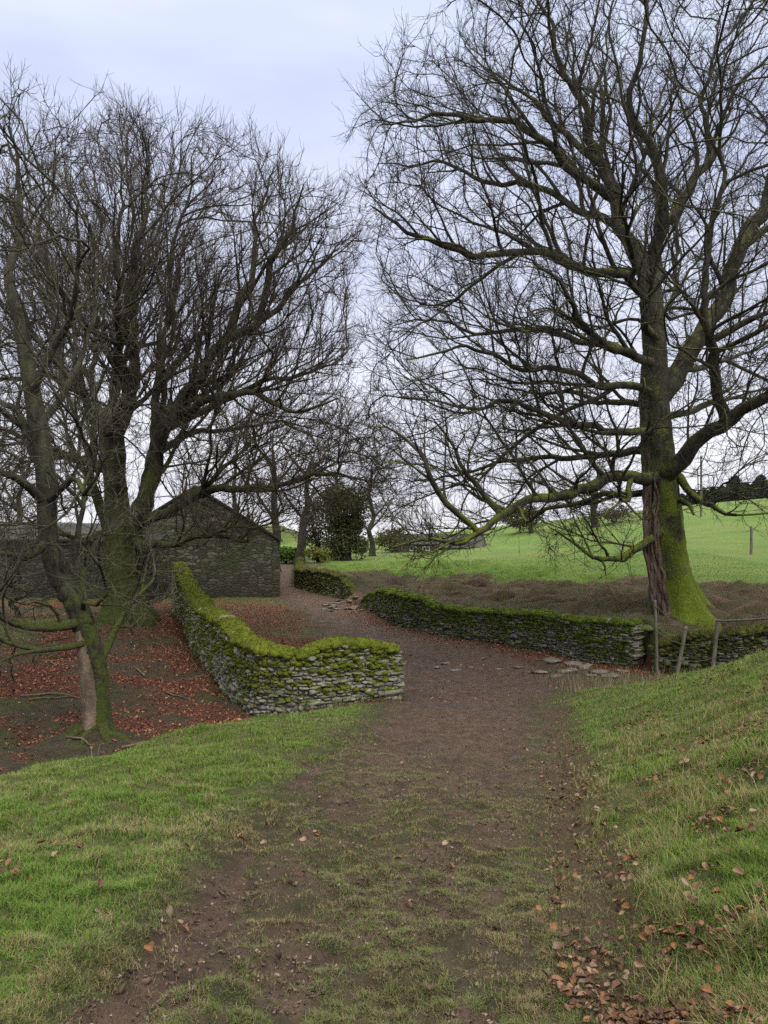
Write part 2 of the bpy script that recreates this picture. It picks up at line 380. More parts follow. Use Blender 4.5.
# ------------------------------------------------------------------ tubes and trees
def tube_core(Pc, Rc, lens, sides, wob=0, seed=0):
    lens = np.asarray(lens); n = len(Pc); ends = np.cumsum(lens) - 1; st = ends - lens + 1
    cid = np.repeat(np.arange(len(lens)), lens); i = np.arange(n)
    nx_ = np.minimum(i + 1, ends[cid]); pv = np.maximum(i - 1, st[cid])
    T = norm(Pc[nx_] - Pc[pv]); mean = norm(Pc[ends] - Pc[st])
    ref = np.where((np.abs(mean[:, 2]) < .75)[:, None], np.array([0, 0, 1.]), np.array([1., .3, 0]))[cid]
    n1 = norm(np.cross(T, ref)); n2 = np.cross(T, n1)
    a = np.arange(sides) / sides * 2 * math.pi
    rr = Rc[:, None] * np.ones(sides)
    if wob:
        rr = rr * (1 + wob * (np.sin(3 * a[None] + i[:, None] * .31 + seed) * .5 + np.sin(5 * a[None] - i[:, None] * .53) * .35 + (np.random.RandomState(seed + 1).rand(n, sides) - .5) * .8))
    V = Pc[:, None] + rr[..., None] * (np.cos(a)[None, :, None] * n1[:, None] + np.sin(a)[None, :, None] * n2[:, None])
    k = i[i != ends[cid]]
    s = np.arange(sides); s2 = (s + 1) % sides
    Fq = np.stack([k[:, None] * sides + s, k[:, None] * sides + s2, (k[:, None] + 1) * sides + s2, (k[:, None] + 1) * sides + s], 2).reshape(-1, 4)
    return V.reshape(-1, 3), Fq
def tubes(chains, sides, wob=0, seed=0):
    Pc = np.concatenate([c[0] for c in chains]); Rc = np.concatenate([c[1] for c in chains])
    return tube_core(Pc, Rc, [len(c[0]) for c in chains], sides, wob, seed)
def cat(parts):
    V = []; Fs = []; o = 0
    for v, f in parts:
        V.append(v); Fs.append(f + o); o += len(v)
    return np.concatenate(V), Fs
def resample(pts, rad, step):
    pts = np.array(pts, float); rad = np.array(rad, float)
    n = len(pts); out = []; ro = []
    for i in range(n - 1):
        p0 = pts[max(i - 1, 0)]; p1 = pts[i]; p2 = pts[i + 1]; p3 = pts[min(i + 2, n - 1)]
        L = np.linalg.norm(p2 - p1); m = max(1, int(round(L / step)))
        for j in range(m):
            u = j / m
            out.append(.5 * (2 * p1 + (p2 - p0) * u + (2 * p0 - 5 * p1 + 4 * p2 - p3) * u * u + (3 * p1 - p0 - 3 * p2 + p3) * u ** 3)); ro.append(rad[i] * (1 - u) + rad[i + 1] * u)
    out.append(pts[-1]); ro.append(rad[-1])
    return np.array(out), np.array(ro)

def rough(poly, amp, seed):
    rs = np.random.RandomState(seed); out = []
    for (x1, y1), (x2, y2) in zip(poly, poly[1:] + poly[:1]):
        L = math.hypot(x2 - x1, y2 - y1); n = max(1, int(L / 26))
        for k in range(n):
            u = k / n; g = rs.randn() * amp * (1.6 if rs.rand() < .2 else .7)
            out.append((x1 + (x2 - x1) * u + (y2 - y1) / L * g, y1 + (y2 - y1) * u - (x2 - x1) / L * g))
    return out
def poly_pts(poly, n, Y0, dY, rs, keep=None, hollow=.45):
    """points through the crown's volume: silhouette x depth, thinner in the middle of the depth"""
    poly = [tuple(p) for p in poly]; xsP = [p[0] for p in poly]; ysP = [p[1] for p in poly]
    cx, cy = np.mean(xsP), np.mean(ysP)
    out = []
    tot = 0
    while tot < n:
        px = rs.uniform(min(xsP), max(xsP), 4000); py = rs.uniform(min(ysP), max(ysP), 4000)
        u = rs.uniform(-1, 1, 4000)
        # width of the crown in depth falls off towards the silhouette
        e = np.minimum(1, np.hypot((px - cx) / (max(xsP) - min(xsP)) * 2, (py - cy) / (max(ysP) - min(ysP)) * 2))
        d = u * dY * np.sqrt(np.clip(1.08 - e ** 2, .05, 1))
        ok = inpoly(px, py, poly)
        ok &= rs.rand(4000) < (hollow + (1 - hollow) * np.maximum(np.abs(u), e))
        px, py, d = px[ok], py[ok], d[ok]
        Ye = Y0 + d * .6; q_ = np.stack([(px - 384) / F * Ye, Y0 + d, CAMZ - (py - 512) / F * Ye], 1)
        if keep is not None: q_ = q_[keep(q_)]
        out.append(q_); tot += len(q_)
    return np.concatenate(out)[:n]

def grow_tree(trunk, limbs, subs, att, D, di, dk, iters, tip, trop=.15, inertia=.5, jit=.25, pw=2.3, seed=1, maxn=60000):
    """trunk, limbs: (points, radii) hand-set axes; att: points to be reached. Returns nodes"""
    rs = np.random.RandomState(seed)
    pos = np.zeros((maxn, 3)); par = np.full(maxn, -1); rh = np.zeros(maxn); lab = np.full(maxn, -1); n = 0
    for li, (pp, rr) in enumerate([trunk] + limbs + subs):
        pr, rd = resample(pp, rr, D)
        if li > len(limbs): li = -1
        prev = -1
        if n:
            prev = int(((pos[:n] - pr[0]) ** 2).sum(1).argmin())
            if np.linalg.norm(pos[prev] - pr[0]) < D * 2.2: pr, rd = pr[1:], rd[1:]
        for p_, r_ in zip(pr, rd):
            pos[n] = p_; par[n] = prev; rh[n] = r_; lab[n] = li; prev = n; n += 1
    dirs = np.zeros((maxn, 3)); ok = par[:n] >= 0
    dirs[:n][ok] = norm(pos[:n][ok] - pos[par[:n][ok]])
    nch = np.zeros(maxn, int); np.add.at(nch, par[:n][ok], 1)
    att = att.copy(); K = len(att); bd = np.full(K, 1e9); bi = np.zeros(K, int)
    def upd(a, b):
        nonlocal bd, bi
        for c0 in range(a, b, 400):
            c1 = min(b, c0 + 400)
            d = ((att[:, None] - pos[None, c0:c1]) ** 2).sum(2); j = d.argmin(1); m = d[np.arange(len(att)), j]
            u = m < bd; bd = np.where(u, m, bd); bi = np.where(u, j + c0, bi)
    upd(0, n)
    for it in range(iters):
        live = bd > dk * dk
        att, bd, bi = att[live], bd[live], bi[live]
        if not len(att): break
        act = bd < di * di
        if not act.any(): di *= 1.3; continue
        v = norm(att[act] - pos[bi[act]]); acc = np.zeros((n, 3)); np.add.at(acc, bi[act], v)
        src = np.unique(bi[act]); g = norm(acc[src])
        d = norm(g + inertia * dirs[src] + np.array([0, 0, trop]) + rs.randn(len(src), 3) * jit)
        full = nch[src] >= 3
        if full.any():
            bad = set(src[full].tolist()); m = np.array([b not in bad for b in bi])
            att, bd, bi = att[m], bd[m], bi[m]
        src = src[~full]; d = d[~full]
        if not len(src): continue
        k = len(src)
        if n + k >= maxn: break
        pos[n:n + k] = pos[src] + d * D; par[n:n + k] = src; dirs[n:n + k] = d; nch[src] += 1
        upd(n, n + k); n += k
    pos, par, rh, lab = pos[:n], par[:n], rh[:n], lab[:n]; dirs = dirs[:n]
    acc = np.zeros(n)
    for i in range(n - 1, -1, -1):
        if acc[i] == 0: acc[i] = tip ** pw
        if rh[i] > 0: acc[i] = max(acc[i] if lab[i] < 0 else 0, rh[i] ** pw)
        if par[i] >= 0: acc[par[i]] += acc[i]
    r = acc ** (1 / pw)
    for i in range(n):
        if par[i] >= 0: r[i] = min(r[i], r[par[i]])
    return pos, par, r, lab, dirs
def chains_of(pos, par, r, lab):
    n = len(pos); main = np.full(n, -1); best = np.zeros(n)
    for i in range(n):
        p = par[i]
        if p >= 0:
            sc = r[i] + (10 if lab[i] == lab[p] and lab[i] >= 0 else 0)
            if sc > best[p]: best[p] = sc; main[p] = i
    out = {}
    for i in range(n):
        p = par[i]
        if p >= 0 and main[p] == i and lab[i] == lab[p]: continue
        ids = [i]; k = i
        while main[k] >= 0 and lab[main[k]] == lab[i]: k = main[k]; ids.append(k)
        pts = pos[ids]; rr = r[ids].copy()
        if p >= 0:
            pts = np.concatenate([pos[p][None], pts]); rr = np.concatenate([[min(r[p], rr[0] * 1.25)], rr])
        if len(ids) and main[ids[-1]] < 0: rr[-1] *= .5
        if len(pts) > 1: out.setdefault(lab[i], []).append((pts, rr))
    return out
def twigs(pos, dirs, r, rmax, per, L, tr, up, seed, spread=.9, sub=2):
    rs = np.random.RandomState(seed)
    idx = np.where(r < rmax)[0]
    idx = np.repeat(idx, rs.poisson(per, len(idx)))
    n = len(idx); base = pos[idx]; d = norm(dirs[idx] + rs.randn(n, 3) * spread * .6)
    ln = L * rs.uniform(.4, 1.25, n)
    K = 5; pts = np.zeros((n, K, 3)); pts[:, 0] = base; dd = d
    for k in range(1, K):
        dd = norm(dd + rs.randn(n, 3) * .15 + np.array([0, 0, up]))
        pts[:, k] = pts[:, k - 1] + dd * (ln / (K - 1))[:, None]
    rad = tr * np.linspace(1.15, .5, K)[None] * np.ones((n, 1))
    parts = [tube_core(pts.reshape(-1, 3), rad.ravel(), np.full(n, K), 3)]
    if sub:
        b = np.repeat(np.arange(n), sub); kk = rs.randint(1, K - 1, len(b))
        p0 = pts[b, kk]; d0 = norm(pts[b, kk + 1] - pts[b, kk] ); m = len(b)
        dd = norm(d0 + rs.randn(m, 3) * .5); l2 = ln[b] * rs.uniform(.3, .7, m)
        q_ = np.zeros((m, 3, 3)); q_[:, 0] = p0
        for k in (1, 2):
            dd = norm(dd + rs.randn(m, 3) * .2 + np.array([0, 0, up])); q_[:, k] = q_[:, k - 1] + dd * (l2 / 2)[:, None]
        parts.append(tube_core(q_.reshape(-1, 3), (tr * .75 * np.array([1, .85, .45])[None] * np.ones((m, 1))).ravel(), np.full(m, 3), 3))
    return cat(parts)
def ico():
    import bmesh
    bm = bmesh.new(); bmesh.ops.create_icosphere(bm, subdivisions=2, radius=1); bm.verts.ensure_lookup_table()
    V = np.array([v.co[:] for v in bm.verts]); Fq = np.array([[v.index for v in f.verts] for f in bm.faces]); bm.free(); return V, Fq
IC_V, IC_F = ico()
def lumps(cen, size, rs, flat=.6):
    n = len(cen); k = len(IC_V)
    L = IC_V[None] * size[:, None, None] * (1 + rs.randn(n, k, 1) * .16) * np.array([1, 1, flat])
    return (cen[:, None] + L).reshape(-1, 3), (np.arange(n)[:, None, None] * k + IC_F[None]).reshape(-1, 3)
def flare_trunk(pts, rad, sides, zb, fl_h, fl_a, lobes, seed, step=.09, bark=.03):
    """tapered trunk with buttressed foot and bark relief"""
    rs = np.random.RandomState(seed)
    p, r = resample(pts, rad, step); n = len(p)
    a = np.arange(sides) / sides * 2 * math.pi
    ph = rs.uniform(0, 6.28, 4)
    lob = np.clip(np.cos(a * lobes / 2 + ph[0]) ** 2 * .7 + np.cos(a * (lobes - 2) / 2 + ph[1]) ** 2 * .5, 0, 1.1)
    h = np.clip((p[:, 2] - zb) / fl_h, 0, 4)
    fl_ = np.exp(-h * 2.3)
    V, Fq = tube_core(p, r, [n], sides)
    Vr = V.reshape(n, sides, 3); c = p[:, None]
    zz = p[:, 2][:, None]
    s = 1 + fl_[:, None] * fl_a * (.35 + lob[None]) + .07 * np.cos(a[None] * lobes / 2 + ph[2] + zz * .25) + .045 * np.cos(5 * a[None] + ph[3] - zz * .6)
    s = s + bark * (rs.rand(n, sides) - .5) * 2 + .05 * (fbm(a[None] * 3 + 0 * zz, zz * 1.2 + 0 * a[None], seed) - .5) * 2
    return (c + (Vr - c) * s[..., None]).reshape(-1, 3), Fq

M_BARK_S = mat_bark('sycamore_bark', (.03, .027, .02), (.088, .08, .056), (.12, .15, .012), .52, .7, -1.4, 3.2)
M_BARK_ST = mat_bark('sycamore_trunk_bark', (.034, .032, .02), (.09, .085, .055), (.115, .15, .014), .5, .7, -1.2, 4.6)
M_TWIG_S = mat_twig('sycamore_twigs', (.03, .026, .02), (.055, .048, .036))
M_BARK_B = mat_bark('beech_bark', (.026, .025, .017), (.08, .076, .05), (.052, .064, .013), .53, .7, -1.6, 5)
M_TWIG_B = mat_twig('beech_twigs', (.04, .031, .024), (.08, .06, .046))
M_BARK_K = mat_bark('gnarled_bark', (.022, .02, .015), (.08, .072, .05), (.06, .076, .013), .54, .72, -1.6, 1.5)
M_TWIG_K = mat_twig('pale_twigs', (.05, .045, .032), (.12, .105, .078))
M_BARK_D = mat_bark('distant_bark', (.03, .027, .022), (.06, .055, .045), (.06, .07, .02), .58, .8)
M_VINE = mat_bark('dead_vine', (.085, .06, .045), (.17, .125, .095), (.08, .09, .02), .75, .95)
M_PALE = mat_bark('stripped_wood', (.1, .072, .052), (.22, .165, .12), (.09, .105, .015), .66, .85)
M_IVY = None

def build_tree(name, label, base, trunk, limbs, att, bark, twm, D, di, dk, tip, tw, seed, sides=24, flare=(1.0, .55, 7), group=None, trop=.15, inertia=.5, jit=.25, limb_parts=True, extra=None, iters=220, zb=None, pw=2.2, env=None, amp=.05):
    root = empty(name, tuple(base)); fin(root, label, 'tree', group)
    subs = []
    if env:
        Y0_, sil_, dY_, g1, g2 = env; rs_ = np.random.RandomState(seed + 5); ax_ = np.array([base[0], base[1], base[2] + 4])
        wl = []
        for p_, r_ in limbs:
            p_, r_ = wiggle(p_, r_, D, amp, rs_); ye_ = Y0_ + .6 * (p_[:, 1] - Y0_); io = inpoly(384 + F * p_[:, 0] / ye_, 512 - F * (p_[:, 2] - CAMZ) / ye_, sil_); io[:len(io) // 2] = True
            m_ = int(np.argmin(io)) if not io.all() else len(io)
            if m_ < len(io): r_ = r_ * np.linspace(1, .013 / max(r_[m_ - 1], .013), len(r_))
            wl.append((p_[:m_], r_[:m_]))
        limbs = wl
        s1 = branch_out(limbs + [resample(trunk[0], trunk[1], D)][:0], D, ax_, Y0_, sil_, dY_, rs_, 1, g1, trop * .25, kink=jit * .7)
        s2 = branch_out(s1, D, ax_, Y0_, sil_, dY_, rs_, 2, g2, trop * .3, lmax=2.2, kink=jit * .8)
        subs = s1 + s2
    pos, par, r, lab, dirs = grow_tree(trunk, limbs, subs, att, D, di, dk, iters, tip, trop, inertia, jit, pw, seed)
    ch = chains_of(pos, par, r, lab)
    tp, tr_ = np.array(trunk[0], float), np.array(trunk[1], float)
    V, Fq = flare_trunk(tp, tr_, sides, base[2] if zb is None else zb, flare[0], flare[1], flare[2], seed)
    link('trunk', mesh_np('trunk', V, [Fq]), M_BARK_ST if bark == M_BARK_S else bark, root)
    crown = []
    for k in ch:
        if k < 1: continue
        V, Fq = tubes(ch[k], 12, .16, seed + k)
        if limb_parts: link('limb', mesh_np('limb', V, [Fq]), bark, root)
        else: crown.append((V, Fq))
    rest = ch.get(-1, [])
    for lo, hi, sd in ((.06, 9, 8), (.02, .06, 6), (0, .02, 4)):
        sel = [c for c in rest if lo <= c[1].max() < hi]
        if sel: crown.append(tubes(sel, sd, .06 if sd > 4 else 0, seed))
    if not limb_parts:
        V, fs = twigs(pos[lab < 0], dirs[lab < 0], r[lab < 0], *tw, seed=seed); crown += [(V[a0:], f_) for a0, f_ in ((0, fs[0]),)]
        if len(fs) > 1: crown[-1] = (V, np.concatenate(fs))
        V, fs = cat(crown); link('crown', mesh_np('crown', V, fs), twm, root)
        return root, None
    V, fs = cat(crown)
    cr = link('crown', mesh_np('crown', V, fs), bark, root)
    V, fs = twigs(pos[lab < 0], dirs[lab < 0], r[lab < 0], *tw, seed=seed)
    link('twigs', mesh_np('twigs', V, fs), twm, cr)
    return root, (pos, par, r, lab, dirs)

def wiggle(p, r, D, amp, rs):
    p, r = resample(p, r, D); s_ = np.concatenate([[0], np.cumsum(np.linalg.norm(np.diff(p, axis=0), axis=1))])
    o = np.zeros_like(p)
    for lam in (3.2, 1.5, .8):
        for ax in range(3): o[:, ax] += amp * lam * np.sin(s_ * 6.28 / lam * rs.uniform(.8, 1.2) + rs.uniform(0, 6.28)) * .55
    o -= o[0]; return p + o * np.clip(s_ / 1.2, 0, 1)[:, None] * np.array([1, 1, .8]), r
def branch_out(src, D, axis, Y0, sil, dY, rs, lv, gap=.5, up=.05, ang=(24, 54), lmax=5.0, kink=.2):
    cand = []
    for p, r in src:
        s_ = np.concatenate([[0], np.cumsum(np.linalg.norm(np.diff(p, axis=0), axis=1))]); L = s_[-1]
        u = max(.14 * L, .3 if lv > 1 else .8) 
        while u < L * .97:
            i = min(int(np.searchsorted(s_, u)), len(p) - 1); T = norm(p[i] - p[max(i - 1, 0)])
            out = norm((p[i] - axis) * np.array([1, 1, .25])); best = None
            for _ in range(3):
                pe = norm(np.cross(T, rs.randn(3))); sc = pe @ out * .5 + pe[2] * .35 + rs.rand() * .9
                if best is None or sc > best[0]: best = (sc, pe)
            a = math.radians(rs.uniform(*ang)); d = T * math.cos(a) + best[1] * math.sin(a)
            ln = min(lmax, .55 * (L - u) * rs.uniform(.5, 1.1) + rs.uniform(.35, 1.3) * (1 if lv == 1 else .75))
            r0 = min(.6 * r[i], .0105 + .0135 * ln)
            pts = [p[i]]; n = max(2, int(ln / D))
            for k in range(n):
                d = norm(d + rs.randn(3) * kink + np.array([0, 0, up])); q_ = pts[-1] + d * D
                if abs(q_[1] - Y0) > dY * 1.05 or not inpoly(np.array([384 + F * q_[0] / (Y0 + .6 * (q_[1] - Y0))]), np.array([512 - F * (q_[2] - CAMZ) / (Y0 + .6 * (q_[1] - Y0))]), sil)[0]: break
                pts.append(q_)
            if len(pts) > 2: cand.append((np.array(pts), np.linspace(r0, .007, len(pts))))
            u += rs.uniform(.5, 1.5) * gap
    return cand
def trace(Y0, base, specs):
    """specs: (r0, r1, [(px, py, dY)...])"""
    out = []
    for r0, r1, pts in specs:
        p = [P(a, b, Y0 + d) for a, b, d in pts]
        out.append((p, list(np.linspace(r0 * .9, r1, len(p)))))
    return out

# ---- big sycamore on the right
Y0 = 20.6
tr = [(682,640,0,.54),(678,606,0,.49),(671,570,0,.455),(667,530,0,.44),(662,490,0,.44),(658,440,.05,.40),(655,395,.1,.37),(655,350,.1,.30),(652,312,.1,.29),(650,285,.1,.26)]
trunkS = ([P(a, b, Y0 + d) for a, b, d, _ in tr], [x[3] for x in tr])
limbsS = trace(Y0, None, [
 (.25,.013,[(650,292,.1),(634,250,.4),(615,205,.8),(598,160,1.2),(585,115,1.5),(560,60,2),(540,0,2.3),(530,-60,2.5)]),
 (.23,.013,[(652,290,.1),(664,245,0),(672,205,-.4),(655,150,-.8),(640,95,-1.2),(650,30,-1.6),(640,-50,-2)]),
 (.18,.013,[(668,222,-.2),(700,185,.5),(714,150,1),(712,80,1.6),(730,10,2)]),
 (.31,.12,[(657,402,.1),(676,372,.2),(700,342,.3),(728,285,.5),(748,235,.8),(772,185,1),(800,110,1.4),(840,20,2)]),
 (.27,.06,[(664,476,-.3),(690,450,-.8),(722,428,-1.5),(752,405,-2.2),(790,380,-3),(850,350,-4)]),
 (.16,.013,[(728,425,-1.6),(718,385,-2.2),(712,350,-2.6),(700,320,-3),(708,285,-3.2),(712,230,-3.4),(718,170,-3.6),(712,110,-3.8),(730,40,-4)]),
 (.15,.013,[(650,300,.1),(610,272,-.8),(560,262,-1.8),(510,250,-2.6),(460,252,-3.3),(415,238,-3.8),(385,215,-4),(358,203,-4.2)]),
 (.15,.013,[(612,200,.8),(580,168,.2),(545,140,-.4),(505,120,-.9),(460,112,-1.3),(420,118,-1.6),(375,128,-1.8)]),
 (.14,.013,[(625,228,.5),(590,215,1.4),(545,190,2.3),(495,182,3),(450,165,3.6),(410,165,4),(375,160,4.3)]),
 (.13,.013,[(600,165,1.2),(565,128,1.5),(525,95,1.8),(490,62,2.2),(455,40,2.5)]),
 (.13,.013,[(655,365,0),(625,352,-1.2),(590,330,-2.4),(565,305,-3.4),(555,270,-4.2),(530,255,-4.6)]),
 (.14,.013,[(655,365,.1),(610,345,1),(560,330,2),(500,332,3),(445,320,3.8),(395,325,4.4)]),
 (.12,.013,[(657,395,.1),(610,385,-1),(560,375,-2),(505,362,-3),(450,350,-3.8),(400,360,-4.3)]),
 (.12,.013,[(658,430,0),(610,432,-.9),(570,422,-1.8),(520,405,-2.8),(470,405,-3.5),(400,400,-4.2)]),
 (.12,.013,[(658,405,.1),(620,402,1.2),(580,395,2.4),(530,390,3.4),(470,380,4.2)]),
 (.14,.013,[(660,452,0),(620,450,.8),(585,452,1.6),(540,458,2.4),(490,460,3),(440,478,3.5),(400,480,4)]),
 (.19,.013,[(660,478,-.2),(620,480,-1),(585,490,-1.9),(540,500,-2.7),(505,518,-3.4),(470,538,-4),(430,542,-4.5),(395,552,-4.9)]),
 (.12,.013,[(660,490,0),(620,497,.6),(580,503,1.2),(530,512,1.8),(480,525,2.4),(440,540,2.8)]),
 (.10,.013,[(505,518,-3.4),(480,488,-3.6),(455,455,-3.8),(430,410,-4)]),
 (.10,.013,[(480,532,-3.9),(440,495,-4.2),(410,455,-4.4),(380,420,-4.6)]),
 (.13,.013,[(660,530,-.3),(642,550,-.9),(622,560,-1.4),(600,557,-1.9),(575,546,-2.4),(555,530,-2.7)]),
 (.035,.015,[(606,558,-1.8),(605,566,-1.85),(606,573,-1.9)]),
 (.15,.013,[(668,468,.2),(700,490,-.6),(725,512,-1.4),(748,516,-2.2),(780,505,-3),(830,490,-3.8)]),
 (.10,.013,[(672,498,-.2),(690,505,-.8),(702,520,-1.2),(718,530,-1.6),(742,540,-2)]),
 (.13,.013,[(662,420,.2),(700,405,1.2),(740,398,2.4),(800,385,3.6)]),
 (.13,.013,[(662,372,.2),(700,362,1.4),(740,352,2.6),(800,320,3.8)]),
 (.14,.013,[(700,345,.3),(735,328,-.4),(775,310,-1.2),(830,270,-2.2)]),
 (.13,.013,[(656,340,0),(650,310,-2),(640,270,-4),(632,220,-5.4),(640,160,-6.2)]),
 (.13,.013,[(656,345,.2),(668,310,2),(680,270,4),(676,220,5.4),(690,150,6.2)]),
])
silS = [(500,-160),(484,-40),(452,12),(410,52),(380,86),(352,118),(385,150),(356,205),(388,262),(376,330),(362,400),(366,470),(385,540),(420,562),(470,556),(520,535),(555,562),(600,575),(636,560),(640,470),(690,470),(712,520),(768,535),(900,540),(930,300),(900,-160)]
silS = rough(silS, 11, 3); rsS = np.random.RandomState(11)
attS = poly_pts(silS, 4800, Y0, 8.2, rsS, lambda v: ((np.hypot(v[:, 0] - 7.6, v[:, 1] - Y0) > 1.3) | (v[:, 2] > 8)), hollow=.3)
rootS, skS = build_tree('sycamore_tree', 'huge bare sycamore with bright green moss up its trunk, standing above the low stone wall', (7.85, 20.6, -1.3), trunkS, limbsS, attS, M_BARK_S, M_TWIG_S,
    .27, 2.2, .34, .0085, (.024, 1.75, .62, .0055, .10), 3, 40, (1.25, .95, 7), jit=.2, inertia=.85, env=(20.6, silS, 8.2, .55, .5))
# dead ivy stems up the left of its trunk
rs = np.random.RandomState(5); chv = []
for k in range(16):
    x0 = 648 + rs.uniform(-5, 8); pts = []
    for j, py in enumerate(np.linspace(632, 462 + rs.uniform(-10, 50), 12)):
        cx = np.interp(py, [460, 500, 540, 580, 632], [650, 648, 650, 655, 662])
        pts.append(P(cx + (x0 - 648) * .9 + rs.randn() * 1.6, py, Y0 - .42 - rs.uniform(0, .12) - max(0, (x0 - 648)) * .012))
    p, r = resample(pts, np.linspace(.055, .02, 12) * rs.uniform(.6, 1.3), .12); chv.append((p, r))
V, Fq = tubes(chv, 6, .15)
fin(link('ivy_stem', mesh_np('ivy_stem', V, [Fq]), M_VINE, rootS), 'brown dead ivy stems')

# ---- beech clump on the left (one many-stemmed tree)
Y0 = 22.0
tr = [(128,632,0,.58),(126,600,0,.52),(123,560,0,.46),(119,520,0,.36),(115,480,.1,.30),(110,450,.2,.26),(104,410,.4,.22)]
trunkB = ([P(a, b, Y0 + d) for a, b, d, _ in tr], [x[3] for x in tr])
limbsB = trace(Y0, None, [
 (.28,.013,[(127,580,-.2),(142,515,-.6),(152,465,-.8),(170,420,-1),(195,375,-1.2),(225,345,-1.3),(258,318,-1.4),(290,290,-1.5),(318,270,-1.6),(345,225,-1.7)]),
 (.22,.013,[(128,570,.2),(146,500,.2),(154,450,.2),(165,380,.2),(172,300,.6),(185,220,1),(200,150,1.3)]),
 (.20,.013,[(120,500,0),(130,440,-1),(140,370,-1.8),(140,290,-2.4),(150,210,-2.8),(155,140,-3)]),
 (.20,.013,[(120,560,.3),(100,500,.5),(92,440,.6),(98,370,.8),(92,300,1.2),(100,230,1.6),(95,160,1.9),(100,110,2)]),
 (.17,.013,[(112,445,.2),(118,380,.9),(128,310,1.6),(120,230,2.3),(130,150,2.8)]),
 (.16,.013,[(112,440,.2),(86,400,-.3),(62,360,-.8),(50,300,-1.2),(45,220,-1.5),(58,140,-1.8)]),
 (.18,.013,[(108,470,.2),(75,455,.6),(35,440,1.2),(-10,425,1.8),(-70,400,2.4)]),
 (.17,.013,[(140,522,-.5),(172,508,-1.2),(205,494,-1.9),(245,485,-2.6),(290,482,-3.1),(330,472,-3.6),(365,478,-4)]),
 (.14,.013,[(136,545,-.6),(170,540,-1.6),(205,532,-2.6),(245,524,-3.4),(285,516,-4.1),(330,512,-4.6)]),
 (.11,.013,[(205,532,-2.6),(232,540,-3.2),(262,530,-3.8),(285,520,-4.1)]),
 (.15,.013,[(165,430,-1),(205,405,-.2),(250,385,.6),(300,372,1.4),(345,350,2)]),
 (.14,.013,[(170,418,-1),(210,400,-2.2),(255,395,-3.2),(300,410,-4),(345,400,-4.6)]),
 (.15,.013,[(225,345,-1.3),(245,290,-1),(255,230,-.6),(270,170,-.4)]),
 (.14,.013,[(258,318,-1.4),(285,250,-2),(300,200,-2.5),(315,165,-2.8)]),
 (.13,.013,[(150,455,-.3),(185,440,1),(225,430,2.4),(270,425,3.6),(320,430,4.4)]),
 (.15,.013,[(120,520,.2),(85,540,-1),(50,535,-2),(10,545,-3),(-40,540,-4)]),
 (.12,.013,[(180,500,-1.4),(215,478,-1),(240,450,-.6),(262,420,-.2)]),
 (.14,.013,[(118,430,0),(122,370,-3),(112,300,-5),(118,220,-6)]),
 (.14,.013,[(118,430,.3),(128,350,3),(140,270,5),(140,190,6)]),
])
silB = [(40,180),(70,135),(110,112),(150,122),(200,138),(255,152),(298,172),(340,210),(366,250),(352,330),(345,390),(385,440),(400,490),(350,520),(290,530),(235,545),(190,545),(165,500),(120,440),(80,490),(30,540),(-60,540),(-90,380),(-20,330),(10,220)]
silB = rough(silB, 12, 4)
attB = poly_pts(silB, 4700, Y0, 7.5, np.random.RandomState(12), None, hollow=.3)
rootB, skB = build_tree('beech_tree', 'dense many-stemmed bare beech tree rising beside the long mossy wall', (-7.42, 22, -1.45), trunkB, limbsB, attB, M_BARK_B, M_TWIG_B,
    .27, 2.2, .34, .0085, (.024, 1.75, .7, .0055, .2), 8, 36, (1.2, .6, 7), trop=.26, inertia=.95, jit=.16, env=(22, silB, 7.5, .5, .46))

